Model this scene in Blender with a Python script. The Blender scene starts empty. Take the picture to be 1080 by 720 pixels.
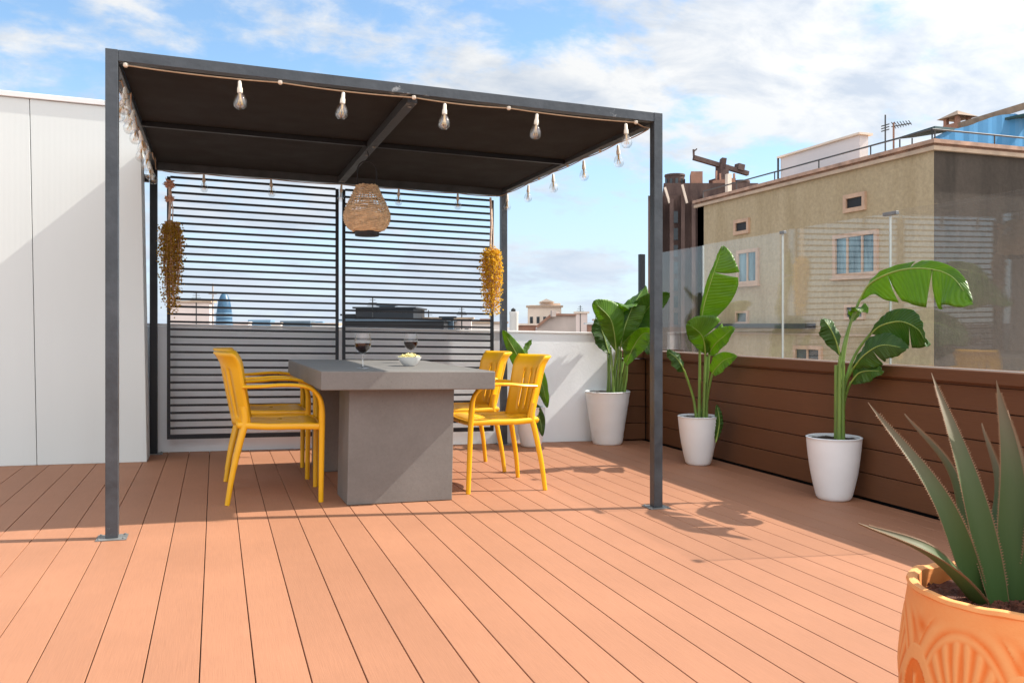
import bpy, bmesh, math, random
from mathutils import Vector, Matrix, noise as mnoise
random.seed(7)
PI = math.pi
S = 0.0212                       # the terrace drains to the right: 2 cm fall per metre
def dz(x): return -S * x

scene = bpy.context.scene
COL = scene.collection

# ------------------------------------------------------------------ camera / units
FPX, YAW, V0 = 891.5, math.radians(19.32), 342.2
CA, SA = math.cos(YAW), math.sin(YAW)
def at(u, v, D):
    """point seen at pixel (u, v) of the 1080x720 photo, D metres away along the view axis"""
    t = (u - 540) / FPX
    return Vector((D * (t * CA + SA), D * (CA - t * SA), 1 - (v - V0) / FPX * D))

# ------------------------------------------------------------------ materials
def new_mat(name):
    m = bpy.data.materials.new(name); m.use_nodes = True
    nt = m.node_tree
    return m, nt, nt.nodes['Principled BSDF']
def ramp(nt, fac, c0, c1, p0=0.3, p1=0.7):
    r = nt.nodes.new('ShaderNodeValToRGB')
    r.color_ramp.elements[0].position = p0; r.color_ramp.elements[0].color = (*c0, 1)
    r.color_ramp.elements[1].position = p1; r.color_ramp.elements[1].color = (*c1, 1)
    nt.links.new(fac, r.inputs[0]); return r
def noise_node(nt, scale, detail=4, rough=0.55, stretch=None, coord='Object', dist=0):
    tc = nt.nodes.new('ShaderNodeTexCoord'); n = nt.nodes.new('ShaderNodeTexNoise')
    n.inputs['Scale'].default_value = scale; n.inputs['Detail'].default_value = detail
    n.inputs['Roughness'].default_value = rough; n.inputs['Distortion'].default_value = dist
    if stretch:
        mp = nt.nodes.new('ShaderNodeMapping'); mp.inputs['Scale'].default_value = stretch
        nt.links.new(tc.outputs[coord], mp.inputs[0]); nt.links.new(mp.outputs[0], n.inputs['Vector'])
    else: nt.links.new(tc.outputs[coord], n.inputs['Vector'])
    return n
def mul(c, k): return tuple(min(1, x * k) for x in c)
def mat(name, col, rough=0.5, var=0.12, scale=6, bump=0.0, bscale=60, metal=0.0, stretch=None, col2=None, spec=0.5, detail=5, bdist=0.01):
    m, nt, b = new_mat(name)
    n = noise_node(nt, scale, detail, 0.6, stretch)
    r = ramp(nt, n.outputs[0], mul(col, 1 - var), col2 or mul(col, 1 + var))
    nt.links.new(r.outputs[0], b.inputs['Base Color'])
    b.inputs['Roughness'].default_value = rough; b.inputs['Metallic'].default_value = metal
    b.inputs['Specular IOR Level'].default_value = spec
    rr = ramp(nt, n.outputs[0], (max(.02, rough - .08),) * 3, (min(1, rough + .08),) * 3)
    nt.links.new(rr.outputs[0], b.inputs['Roughness'])
    if bump:
        bn = noise_node(nt, bscale, 4, 0.6, stretch); bp = nt.nodes.new('ShaderNodeBump')
        bp.inputs['Strength'].default_value = bump; bp.inputs['Distance'].default_value = bdist
        nt.links.new(bn.outputs[0], bp.inputs['Height']); nt.links.new(bp.outputs[0], b.inputs['Normal'])
    return m

M = {}
M['frame'] = mat('anthracite_steel', (.058, .067, .077), .42, .25, 9, .15, 40, .25)
M['frame_dark'] = mat('dark_steel', (.008, .010, .014), .45, .2, 8, metal=.2)
M['plate'] = mat('galvanised_plate', (.22, .23, .23), .45, .2, 20, metal=.4)
M['canvas'] = mat('brown_canvas', (.0065, .0048, .0042), .9, .15, 4, .3, 300)
M['white_panel'] = mat('white_panel', (.66, .705, .69), .42, .02, 2.2, .06, 14, stretch=(1, 1, .25))
M['parapet'] = mat('cool_white_render', (.88, .915, .94), .6, .03, 2.2, .12, 40)
M['white_cap'] = mat('white_cap', (.8, .8, .79), .4, .03, 5)
M['pot_white'] = mat('white_plastic', (.85, .88, .89), .38, .02, 8)
M['yellow'] = mat('yellow_plastic', (.82, .425, .009), .33, .05, 4, .05, 120)
M['soil'] = mat('potting_soil', (.035, .02, .012), .95, .5, 40, .8, 90)
M['cable'] = mat('beige_cable', (.42, .30, .19), .6, .15, 40)
M['socket'] = mat('white_socket', (.78, .73, .62), .4, .06, 40)
M['rope'] = mat('cotton_rope', (.78, .62, .50), .9, .25, 60, .5, 200)
M['straw'] = mat('straw_bow', (.72, .43, .30), .85, .4, 50)
M['wicker'] = mat('wicker', (.82, .60, .37), .65, .25, 30, .3, 200)
M['black'] = mat('black_metal', (.012, .012, .016), .5, .2, 20)
M['wine'] = mat('red_wine', (.012, .001, .003), .15, .1, 5, spec=.2)
M['snack'] = mat('pale_crisps', (.80, .72, .33), .6, .12, 50)
M['ceramic'] = mat('white_ceramic', (.78, .79, .78), .18, .02, 9)
M['stem'] = mat('leaf_stem', (.16, .27, .05), .45, .25, 14, stretch=(1, 1, .2))
M['midrib'] = mat('leaf_midrib', (.30, .42, .09), .45, .15, 14)
M['stone_ground'] = mat('city_ground', (.30, .27, .24), .9, .3, .02)
M['cornice_red'] = mat('cornice_brick', (.44, .27, .19), .8, .35, 3, .2, 20)
M['cornice_band'] = mat('cornice_band', (.52, .38, .27), .8, .2, 2, .2, 20)
M['winframe'] = mat('clay_window_frame', (.56, .36, .24), .75, .15, 5)
M['dark'] = mat('dark_opening', (.012, .011, .011), .6, .2, 2)
M['rail_metal'] = mat('old_railing', (.07, .07, .07), .6, .2, 3)
M['shed'] = mat('white_sheeting', (.72, .66, .64), .6, .04, 1.5)
M['blue'] = mat('blue_tarpaulin', (.022, .19, .40), .55, .2, .8, .2, 4, stretch=(1, 1, .4))
M['teal'] = mat('teal_awning', (.007, .045, .052), .8, .3, 3)
M['timber'] = mat('weathered_timber', (.23, .16, .11), .8, .3, 6)
M['pale_stone'] = mat('pale_stone', (.84, .69, .56), .85, .18, .5)
M['pink_stone'] = mat('pink_stone', (.82, .68, .62), .85, .1, .4)
M['cream'] = mat('cream_render', (.86, .77, .69), .85, .12, .3)
M['white_render'] = mat('white_render', (.72, .70, .67), .85, .08, .6)
M['grey_gable'] = mat('grey_gable', (.52, .43, .38), .85, .15, .6)
M['slate'] = mat('dark_slate', (.014, .016, .020), .6, .3, .5)
M['slate2'] = mat('grey_blue_block', (.10, .15, .20), .6, .3, .2)
M['bluehaze'] = mat('hazy_blue_block', (.16, .28, .40), .4, .15, .1)  # far blocks: distance haze put into the colour; also the blue tower's floor bands
M['terra_brick'] = mat('red_brick', (.36, .19, .13), .85, .2, 2)
M['concrete_pale'] = mat('pale_pole', (.42, .36, .33), .8, .1, 2)

def add_wear(m, col, lo, hi, scale):
    nt = m.node_tree; b = nt.nodes['Principled BSDF']; src = b.inputs['Base Color'].links[0].from_socket
    n = noise_node(nt, scale, 8, .75); n2 = noise_node(nt, scale * .12, 2, .5)
    mu = nt.nodes.new('ShaderNodeMath'); mu.operation = 'MULTIPLY'; nt.links.new(n.outputs[0], mu.inputs[0]); nt.links.new(n2.outputs[0], mu.inputs[1])
    r = ramp(nt, mu.outputs[0], (0, 0, 0), (1, 1, 1), lo, hi)
    mx = nt.nodes.new('ShaderNodeMix'); mx.data_type = 'RGBA'; mx.inputs[7].default_value = (*col, 1)
    nt.links.new(r.outputs[0], mx.inputs[0]); nt.links.new(src, mx.inputs[6]); nt.links.new(mx.outputs[2], b.inputs['Base Color'])
add_wear(M['frame'], (.30, .31, .31), .395, .44, 16)

def add_ribs(m, freq, strength):
    nt = m.node_tree; b = nt.nodes['Principled BSDF']
    tc = nt.nodes.new('ShaderNodeTexCoord'); w = nt.nodes.new('ShaderNodeTexWave'); w.inputs['Scale'].default_value = freq; w.inputs['Distortion'].default_value = .3; w.inputs['Detail'].default_value = 2
    nt.links.new(tc.outputs['Object'], w.inputs['Vector'])
    bp = nt.nodes.new('ShaderNodeBump'); bp.inputs['Strength'].default_value = strength; bp.inputs['Distance'].default_value = .003
    nt.links.new(w.outputs['Fac'], bp.inputs['Height'])
    old = b.inputs['Normal'].links
    if old: nt.links.new(old[0].from_socket, bp.inputs['Normal'])
    nt.links.new(bp.outputs[0], b.inputs['Normal'])
M['panel_wall'] = mat('ribbed_white_panel', (.69, .735, .72), .42, .03, 1.4, .06, 14, stretch=(1, 1, .18))
add_ribs(M['panel_wall'], 9, .035)

def m_concrete():
    m, nt, b = new_mat('grey_microcement')
    n = noise_node(nt, 2.2, 8, .62); n2 = noise_node(nt, 70, 3, .6)
    r = ramp(nt, n.outputs[0], (.150, .142, .130), (.205, .194, .180), .3, .72)
    mx = nt.nodes.new('ShaderNodeMix'); mx.data_type = 'RGBA'; mx.blend_type = 'OVERLAY'; mx.inputs[0].default_value = .12
    nt.links.new(r.outputs[0], mx.inputs[6]); nt.links.new(n2.outputs[0], mx.inputs[7])
    vo = nt.nodes.new('ShaderNodeTexVoronoi'); vo.inputs['Scale'].default_value = 38; tcv = nt.nodes.new('ShaderNodeTexCoord'); nt.links.new(tcv.outputs['Object'], vo.inputs['Vector'])
    pr_ = ramp(nt, vo.outputs['Distance'], (.55, .52, .5), (1, 1, 1), .06, .12)
    m3 = nt.nodes.new('ShaderNodeMix'); m3.data_type = 'RGBA'; m3.blend_type = 'MULTIPLY'; m3.inputs[0].default_value = .6
    nt.links.new(mx.outputs[2], m3.inputs[6]); nt.links.new(pr_.outputs[0], m3.inputs[7])
    nt.links.new(m3.outputs[2], b.inputs['Base Color']); b.inputs['Roughness'].default_value = .55
    bp = nt.nodes.new('ShaderNodeBump'); bp.inputs['Strength'].default_value = .12; bp.inputs['Distance'].default_value = .004
    nt.links.new(n2.outputs[0], bp.inputs['Height']); nt.links.new(bp.outputs[0], b.inputs['Normal'])
    return m
M['concrete'] = m_concrete()

def m_board(name, col, var, along):
    """wood-plastic composite board: fine brushed grain along the board, each board a little different"""
    m, nt, b = new_mat(name)
    st = {'y': (60, 1.6, 60), 'x': (1.6, 60, 60)}[along]
    g = noise_node(nt, 6, 6, .65, st); big = noise_node(nt, 1.1, 4, .6)
    a = nt.nodes.new('ShaderNodeAttribute'); a.attribute_name = 'tone'
    r = ramp(nt, g.outputs[0], mul(col, 1 - var), mul(col, 1 + var), .25, .75)
    r2 = ramp(nt, big.outputs[0], (.90,) * 3, (1.06,) * 3, .3, .7)
    m1 = nt.nodes.new('ShaderNodeMix'); m1.data_type = 'RGBA'; m1.blend_type = 'MULTIPLY'; m1.inputs[0].default_value = 1
    nt.links.new(r.outputs[0], m1.inputs[6]); nt.links.new(r2.outputs[0], m1.inputs[7])
    m2 = nt.nodes.new('ShaderNodeMix'); m2.data_type = 'RGBA'; m2.blend_type = 'MULTIPLY'; m2.inputs[0].default_value = 1
    nt.links.new(m1.outputs[2], m2.inputs[6]); nt.links.new(a.outputs['Color'], m2.inputs[7])
    nt.links.new(m2.outputs[2], b.inputs['Base Color'])
    b.inputs['Roughness'].default_value = .62; b.inputs['Specular IOR Level'].default_value = .35
    bp = nt.nodes.new('ShaderNodeBump'); bp.inputs['Strength'].default_value = .25; bp.inputs['Distance'].default_value = .002
    nt.links.new(g.outputs[0], bp.inputs['Height']); nt.links.new(bp.outputs[0], b.inputs['Normal'])
    return m
M['deck'] = m_board('deck_composite', (.372, .172, .096), .10, 'y')
M['clad'] = m_board('brown_cladding', (.140, .058, .025), .14, 'y')
M['clad_x'] = m_board('brown_cladding_cross', (.140, .058, .025), .14, 'x')

def m_facade(name, c0, c1, stain, sscale=.35):
    m, nt, b = new_mat(name)
    n = noise_node(nt, sscale, 8, .65, (1, 1, .55)); st = noise_node(nt, .9, 7, .7, (1.6, 1.6, .22)); fine = noise_node(nt, 9, 6, .7)
    r = ramp(nt, n.outputs[0], c0, c1, .3, .7)
    r2 = ramp(nt, st.outputs[0], stain, (1, 1, 1), .33, .55)
    r3 = ramp(nt, fine.outputs[0], (.82,) * 3, (1.12,) * 3, .3, .7)
    prev = r.outputs[0]
    for x in (r2, r3):
        mm = nt.nodes.new('ShaderNodeMix'); mm.data_type = 'RGBA'; mm.blend_type = 'MULTIPLY'; mm.inputs[0].default_value = 1
        nt.links.new(prev, mm.inputs[6]); nt.links.new(x.outputs[0], mm.inputs[7]); prev = mm.outputs[2]
    nt.links.new(prev, b.inputs['Base Color']); b.inputs['Roughness'].default_value = .9
    bp = nt.nodes.new('ShaderNodeBump'); bp.inputs['Strength'].default_value = .4; bp.inputs['Distance'].default_value = .03
    nt.links.new(fine.outputs[0], bp.inputs['Height']); nt.links.new(bp.outputs[0], b.inputs['Normal'])
    return m
M['tan_wall'] = m_facade('ochre_render', (.44, .33, .195), (.51, .395, .25), (.84, .82, .77))
M['gray_wall'] = m_facade('grimy_render', (.056, .042, .031), (.090, .069, .053), (.62, .62, .60), .5)
M['tower_brown'] = m_facade('dark_brown_brick', (.075, .046, .040), (.17, .108, .088), (.66, .62, .66), .55)

def schlick(nt, f0, k=.96):
    g = nt.nodes.new('ShaderNodeNewGeometry'); d = nt.nodes.new('ShaderNodeVectorMath'); d.operation = 'DOT_PRODUCT'
    nt.links.new(g.outputs['Normal'], d.inputs[0]); nt.links.new(g.outputs['Incoming'], d.inputs[1])
    def mth(op, a, bb):
        n = nt.nodes.new('ShaderNodeMath'); n.operation = op
        for i, x in enumerate((a, bb)):
            if x is None: continue
            if isinstance(x, (int, float)): n.inputs[i].default_value = x
            else: nt.links.new(x, n.inputs[i])
        return n.outputs[0]
    ab = mth('ABSOLUTE', d.outputs['Value'], None)
    p = mth('POWER', mth('SUBTRACT', 1.0, ab), 5.0)
    return mth('ADD', mth('MULTIPLY', p, k), f0)
def m_glass(name, tint, f0=.045, rough=0.0, k=.9, film=0.0):
    m, nt, b = new_mat(name); nt.nodes.remove(b)
    out = nt.nodes['Material Output']
    t = nt.nodes.new('ShaderNodeBsdfTransparent'); t.inputs[0].default_value = (*tint, 1)
    g = nt.nodes.new('ShaderNodeBsdfGlossy'); g.inputs['Roughness'].default_value = rough; g.inputs[0].default_value = (1, 1, 1, 1)
    mx = nt.nodes.new('ShaderNodeMixShader'); nt.links.new(schlick(nt, f0, k), mx.inputs[0])
    src = t.outputs[0]
    if film:                                             # a thin coat of dust on the pane
        df = nt.nodes.new('ShaderNodeBsdfDiffuse'); df.inputs[0].default_value = (.75, .75, .72, 1)
        n = noise_node(nt, 1.6, 6, .65, (1, 1, .6)); r = ramp(nt, n.outputs[0], (film * .5,) * 3, (film * 1.5,) * 3)
        m0 = nt.nodes.new('ShaderNodeMixShader'); nt.links.new(r.outputs[0], m0.inputs[0])
        nt.links.new(t.outputs[0], m0.inputs[1]); nt.links.new(df.outputs[0], m0.inputs[2]); src = m0.outputs[0]
    nt.links.new(src, mx.inputs[1]); nt.links.new(g.outputs[0], mx.inputs[2]); nt.links.new(mx.outputs[0], out.inputs[0])
    return m
M['pane'] = m_glass('balustrade_glass', (.992, .995, .992), .045, 0, .9, .022)
M['clear'] = m_glass('clear_bulb_glass', (.97, .97, .96), .15, .02)
M['wineglass'] = m_glass('wine_glass', (.985, .985, .985), .04)
M['stemglass'] = m_glass('wine_glass_stem', (.93, .93, .93), .16)
M['edge'] = mat('pale_glass_edge', (.46, .51, .49), .3, .05, 10)
M['filament'] = mat('gold_filament', (.65, .42, .16), .4, .1, 20, metal=.6)
def m_window():
    m, nt, b = new_mat('window_blind_glass')
    n = noise_node(nt, 2.0, 3, .6, (1, 1.5, .3)); r = ramp(nt, n.outputs[0], (.05, .085, .10), (.20, .30, .33), .35, .65)
    nt.links.new(r.outputs[0], b.inputs['Base Color']); b.inputs['Roughness'].default_value = .08
    return m
M['window'] = m_window()
M['window_dark'] = mat('dark_window_glass', (.035, .045, .05), .1, .3, 2)

def m_leaf(name, c0, c1, trans, veins=26.0, tl=.42, rough=.42):
    m, nt, b = new_mat(name)
    uv = nt.nodes.new('ShaderNodeUVMap'); sp = nt.nodes.new('ShaderNodeSeparateXYZ'); nt.links.new(uv.outputs[0], sp.inputs[0])
    w = nt.nodes.new('ShaderNodeMath'); w.operation = 'MULTIPLY'; w.inputs[1].default_value = veins * 2 * PI; nt.links.new(sp.outputs[0], w.inputs[0])
    ay = nt.nodes.new('ShaderNodeMath'); ay.operation = 'ABSOLUTE'; nt.links.new(sp.outputs[1], ay.inputs[0])
    ay2 = nt.nodes.new('ShaderNodeMath'); ay2.operation = 'MULTIPLY_ADD'; ay2.inputs[1].default_value = -14.0
    nt.links.new(ay.outputs[0], ay2.inputs[0]); nt.links.new(w.outputs[0], ay2.inputs[2])
    s = nt.nodes.new('ShaderNodeMath'); s.operation = 'SINE'; nt.links.new(ay2.outputs[0], s.inputs[0])
    n = noise_node(nt, 9, 5, .6)
    mx = nt.nodes.new('ShaderNodeMath'); mx.operation = 'MULTIPLY_ADD'; mx.inputs[1].default_value = .10
    nt.links.new(s.outputs[0], mx.inputs[0]); nt.links.new(n.outputs[0], mx.inputs[2])
    r = ramp(nt, mx.outputs[0], c0, c1, .3, .7)
    nb = noise_node(nt, 22, 4, .7)
    eb = nt.nodes.new('ShaderNodeMath'); eb.operation = 'MULTIPLY_ADD'; eb.inputs[1].default_value = .22; nt.links.new(nb.outputs[0], eb.inputs[0]); nt.links.new(ay.outputs[0], eb.inputs[2])
    er0 = ramp(nt, eb.outputs[0], (0, 0, 0), (1, 1, 1), 1.075, 1.12)
    sn = noise_node(nt, 7, 6, .75); sr_ = ramp(nt, sn.outputs[0], (0, 0, 0), (.8, .8, .8), .69, .74)
    er = nt.nodes.new('ShaderNodeMix'); er.data_type = 'RGBA'; er.blend_type = 'LIGHTEN'; er.inputs[0].default_value = 1; nt.links.new(er0.outputs[0], er.inputs[6]); nt.links.new(sr_.outputs[0], er.inputs[7])
    em = nt.nodes.new('ShaderNodeMix'); em.data_type = 'RGBA'; em.inputs[7].default_value = (.30, .17, .05, 1)
    nt.links.new(er.outputs[2], em.inputs[0]); nt.links.new(r.outputs[0], em.inputs[6])
    nt.links.new(em.outputs[2], b.inputs['Base Color']); b.inputs['Roughness'].default_value = rough
    bp = nt.nodes.new('ShaderNodeBump'); bp.inputs['Strength'].default_value = .35; bp.inputs['Distance'].default_value = .004
    nt.links.new(s.outputs[0], bp.inputs['Height']); nt.links.new(bp.outputs[0], b.inputs['Normal'])
    t = nt.nodes.new('ShaderNodeBsdfTranslucent'); t.inputs[0].default_value = (*trans, 1)
    ms = nt.nodes.new('ShaderNodeMixShader'); ms.inputs[0].default_value = tl
    nt.links.new(b.outputs[0], ms.inputs[1]); nt.links.new(t.outputs[0], ms.inputs[2])
    nt.links.new(ms.outputs[0], nt.nodes['Material Output'].inputs[0])
    return m
M['leaf'] = m_leaf('strelitzia_leaf', (.06, .15, .010), (.12, .25, .018), (.34, .55, .02))
M['leaf_dark'] = m_leaf('old_strelitzia_leaf', (.032, .090, .010), (.062, .145, .018), (.16, .32, .02), tl=.3)
def m_agave():
    m, nt, b = new_mat('agave_leaf')
    uv = nt.nodes.new('ShaderNodeUVMap'); sp = nt.nodes.new('ShaderNodeSeparateXYZ'); nt.links.new(uv.outputs[0], sp.inputs[0])
    n = noise_node(nt, 5, 6, .65, (1, 1, .4))
    ad = nt.nodes.new('ShaderNodeMath'); ad.operation = 'MULTIPLY_ADD'; ad.inputs[1].default_value = .35; ad.inputs[2].default_value = -.17
    nt.links.new(n.outputs[0], ad.inputs[0])
    a2 = nt.nodes.new('ShaderNodeMath'); nt.links.new(ad.outputs[0], a2.inputs[0]); nt.links.new(sp.outputs[0], a2.inputs[1])
    r = nt.nodes.new('ShaderNodeValToRGB'); cr = r.color_ramp
    cr.elements[0].position = 0; cr.elements[0].color = (.034, .085, .016, 1)
    cr.elements[1].position = 1; cr.elements[1].color = (.16, .105, .06, 1)
    e = cr.elements.new(.45); e.color = (.064, .092, .032, 1)
    e = cr.elements.new(.75); e.color = (.125, .105, .058, 1)
    nt.links.new(a2.outputs[0], r.inputs[0])
    ay = nt.nodes.new('ShaderNodeMath'); ay.operation = 'ABSOLUTE'; nt.links.new(sp.outputs[1], ay.inputs[0])
    er = ramp(nt, ay.outputs[0], (0, 0, 0), (1, 1, 1), .93, .99)
    mx = nt.nodes.new('ShaderNodeMix'); mx.data_type = 'RGBA'; mx.inputs[7].default_value = (.22, .13, .07, 1)
    nt.links.new(er.outputs[0], mx.inputs[0]); nt.links.new(r.outputs[0], mx.inputs[6])
    nt.links.new(mx.outputs[2], b.inputs['Base Color']); b.inputs['Roughness'].default_value = .6; b.inputs['Specular IOR Level'].default_value = .3
    bn = noise_node(nt, 60, 3, .6, (1, 1, .15)); bp = nt.nodes.new('ShaderNodeBump'); bp.inputs['Strength'].default_value = .2; bp.inputs['Distance'].default_value = .004
    nt.links.new(bn.outputs[0], bp.inputs['Height']); nt.links.new(bp.outputs[0], b.inputs['Normal'])
    return m
M['agave'] = m_agave()
def m_terra():
    m, nt, b = new_mat('embossed_terracotta')
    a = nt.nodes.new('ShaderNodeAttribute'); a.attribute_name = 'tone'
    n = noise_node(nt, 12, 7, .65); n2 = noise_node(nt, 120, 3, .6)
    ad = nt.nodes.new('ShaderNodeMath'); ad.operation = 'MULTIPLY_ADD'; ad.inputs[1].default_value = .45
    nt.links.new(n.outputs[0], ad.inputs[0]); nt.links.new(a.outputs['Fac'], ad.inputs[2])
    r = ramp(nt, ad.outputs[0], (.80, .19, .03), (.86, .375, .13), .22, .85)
    nt.links.new(r.outputs[0], b.inputs['Base Color']); b.inputs['Roughness'].default_value = .72; b.inputs['Specular IOR Level'].default_value = .3
    bp = nt.nodes.new('ShaderNodeBump'); bp.inputs['Strength'].default_value = .25; bp.inputs['Distance'].default_value = .003
    nt.links.new(n2.outputs[0], bp.inputs['Height']); nt.links.new(bp.outputs[0], b.inputs['Normal'])
    return m
M['terra'] = m_terra()
def m_dry(name, cols):
    m, nt, b = new_mat(name)
    n = noise_node(nt, 55, 3, .7); r = nt.nodes.new('ShaderNodeValToRGB'); cr = r.color_ramp
    cr.elements[0].position = .3; cr.elements[0].color = (*cols[0], 1); cr.elements[1].position = .72; cr.elements[1].color = (*cols[-1], 1)
    for i, c in enumerate(cols[1:-1]):
        e = cr.elements.new(.3 + .42 * (i + 1) / (len(cols) - 1)); e.color = (*c, 1)
    nt.links.new(n.outputs[0], r.inputs[0]); nt.links.new(r.outputs[0], b.inputs['Base Color']); b.inputs['Roughness'].default_value = .8
    t = nt.nodes.new('ShaderNodeBsdfTranslucent'); nt.links.new(r.outputs[0], t.inputs[0])
    ms = nt.nodes.new('ShaderNodeMixShader'); ms.inputs[0].default_value = .35
    nt.links.new(b.outputs[0], ms.inputs[1]); nt.links.new(t.outputs[0], ms.inputs[2]); nt.links.new(ms.outputs[0], nt.nodes['Material Output'].inputs[0])
    return m
M['dry_yellow'] = m_dry('dried_yellow_flowers', [(.62, .32, .015), (.86, .56, .03), (.92, .70, .08)])
M['dry_brown'] = m_dry('dried_brown_flowers', [(.30, .14, .018), (.50, .29, .03), (.60, .44, .06)])

# ------------------------------------------------------------------ mesh builder
class MB:
    def __init__(s): s.v = []; s.f = []; s.uv = {}; s.tone = []; s._t = 1.0; s.smooth_from = None
    def add(s, vs, fs, uvs=None):
        b = len(s.v); s.v += [Vector(p) for p in vs]; s.tone += [s._t] * len(vs)
        s.f += [tuple(b + i for i in f) for f in fs]
        if uvs:
            for i, q in enumerate(uvs): s.uv[b + i] = q
        return b
    def box(s, x0, x1, y0, y1, z0, z1, bev=0.0):
        if bev:
            bm = bmesh.new(); bmesh.ops.create_cube(bm, size=1)
            for v in bm.verts: v.co = Vector(((x0 + x1) / 2 + v.co.x * (x1 - x0), (y0 + y1) / 2 + v.co.y * (y1 - y0), (z0 + z1) / 2 + v.co.z * (z1 - z0)))
            bmesh.ops.bevel(bm, geom=bm.edges[:], offset=bev, segments=2, affect='EDGES', profile=.5)
            bm.verts.index_update()
            s.add([v.co.copy() for v in bm.verts], [[v.index for v in f.verts] for f in bm.faces]); bm.free(); return
        s.add([(x0, y0, z0), (x1, y0, z0), (x1, y1, z0), (x0, y1, z0), (x0, y0, z1), (x1, y0, z1), (x1, y1, z1), (x0, y1, z1)],
              [(0, 3, 2, 1), (4, 5, 6, 7), (0, 1, 5, 4), (1, 2, 6, 5), (2, 3, 7, 6), (3, 0, 4, 7)])
    def obox(s, p, q, w, h, up=(0, 0, 1)):
        """bar of section w x h from p to q"""
        p = Vector(p); q = Vector(q); t = (q - p).normalized(); a = t.cross(Vector(up)).normalized(); b = a.cross(t)
        vs = [e + a * sx * w / 2 + b * sy * h / 2 for e in (p, q) for sx, sy in ((-1, -1), (1, -1), (1, 1), (-1, 1))]
        s.add(vs, [(0, 1, 2, 3), (7, 6, 5, 4), (0, 4, 5, 1), (1, 5, 6, 2), (2, 6, 7, 3), (3, 7, 4, 0)])
    def prism(s, outline, y0, y1):
        """closed outline of (x, z) pushed from y0 to y1"""
        n = len(outline)
        s.add([(x, y0, z) for x, z in outline] + [(x, y1, z) for x, z in outline],
              [tuple(range(n)), tuple(range(2 * n - 1, n - 1, -1))] + [(i, n + i, n + (i + 1) % n, (i + 1) % n) for i in range(n)])
    def tube(s, pts, r, n=8, flat=None, cap=True):
        pts = [Vector(p) for p in pts]; rr = r if isinstance(r, (list, tuple)) else [r] * len(pts)
        vs = []; prev = None
        for i, p in enumerate(pts):
            t = (pts[min(i + 1, len(pts) - 1)] - pts[max(i - 1, 0)]).normalized()
            if prev is None: a = t.orthogonal().normalized() if flat is None else (Vector(flat) - t * t.dot(Vector(flat))).normalized()
            else: a = (prev - t * prev.dot(t)).normalized()
            prev = a; b = t.cross(a)
            ra, rb = rr[i] if isinstance(rr[i], tuple) else (rr[i], rr[i])
            for k in range(n): vs.append(p + a * ra * math.cos(2 * PI * k / n) + b * rb * math.sin(2 * PI * k / n))
        fs = [(i * n + k, i * n + (k + 1) % n, (i + 1) * n + (k + 1) % n, (i + 1) * n + k) for i in range(len(pts) - 1) for k in range(n)]
        if cap: fs += [tuple(reversed(range(n))), tuple((len(pts) - 1) * n + k for k in range(n))]
        s.add(vs, fs)
    def lathe(s, prof, n=32, c=(0, 0, 0), cap0=True, cap1=False):
        vs = [(c[0] + r * math.cos(2 * PI * k / n), c[1] + r * math.sin(2 * PI * k / n), c[2] + z) for r, z in prof for k in range(n)]
        fs = [(i * n + k, i * n + (k + 1) % n, (i + 1) * n + (k + 1) % n, (i + 1) * n + k) for i in range(len(prof) - 1) for k in range(n)]
        if cap0: fs.append(tuple(reversed(range(n))))
        if cap1: fs.append(tuple((len(prof) - 1) * n + k for k in range(n)))
        s.add(vs, fs)
    def build(s, name, m, parent=None, deck=False, smooth=False, local=False, fn=None):
        off = Vector((0, 0, 0))
        if parent is not None and not local:
            p = parent
            while p is not None: off += p.location; p = p.parent
        vs = []
        for p in s.v:
            if fn: p = fn(p)
            if deck: p = Vector((p.x, p.y, p.z + dz(p.x)))
            vs.append(p - off)
        me = bpy.data.meshes.new(name); me.from_pydata(vs, [], s.f)
        me.materials.append(M[m] if isinstance(m, str) else m)
        if s.uv:
            l = me.uv_layers.new(name='UVMap')
            for lp in me.loops: l.data[lp.index].uv = s.uv.get(lp.vertex_index, (0, 0))
        if any(t != 1.0 for t in s.tone):
            a = me.color_attributes.new('tone', 'FLOAT_COLOR', 'POINT')
            for i, t in enumerate(s.tone): a.data[i].color = (t, t, t, 1)
        if smooth:
            bm = bmesh.new(); bm.from_mesh(me); bmesh.ops.recalc_face_normals(bm, faces=bm.faces)
            if smooth == 'weld': bmesh.ops.remove_doubles(bm, verts=bm.verts, dist=1e-5)
            for e in bm.edges:
                if len(e.link_faces) == 2 and e.calc_face_angle(0) > .9: e.smooth = False
            for f in bm.faces: f.smooth = True
            bm.to_mesh(me); bm.free()
        me.update()
        o = bpy.data.objects.new(name, me); COL.objects.link(o)
        if parent is not None: o.parent = parent
        return o

def tag(o, label=None, cat=None, group=None, kind=None):
    if label: o['label'] = label
    if cat: o['category'] = cat
    if group: o['group'] = group
    if kind: o['kind'] = kind
    return o
def thing(name, label, cat, loc, group=None, rz=0.0):
    o = bpy.data.objects.new(name, None); COL.objects.link(o); o.location = loc; o.rotation_euler = (0, 0, rz)
    o.empty_display_size = .1
    return tag(o, label, cat, group)
def copy_tree(o, parent=None):
    c = o.copy(); COL.objects.link(c)
    if parent is not None: c.parent = parent
    for ch in list(o.children): copy_tree(ch, c)
    return c
def spline(pts, n):
    """Catmull-Rom through pts"""
    P = [Vector(p) for p in pts]; P = [P[0] * 2 - P[1]] + P + [P[-1] * 2 - P[-2]]; out = []
    segs = len(P) - 3
    for i in range(n + 1):
        x = min(i / n * segs, segs - 1e-6); k = int(x); t = x - k; a, b, c, d = P[k:k + 4]
        out.append(.5 * ((2 * b) + (c - a) * t + (2 * a - 5 * b + 4 * c - d) * t * t + (3 * b - a - 3 * c + d) * t ** 3))
    return out

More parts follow.
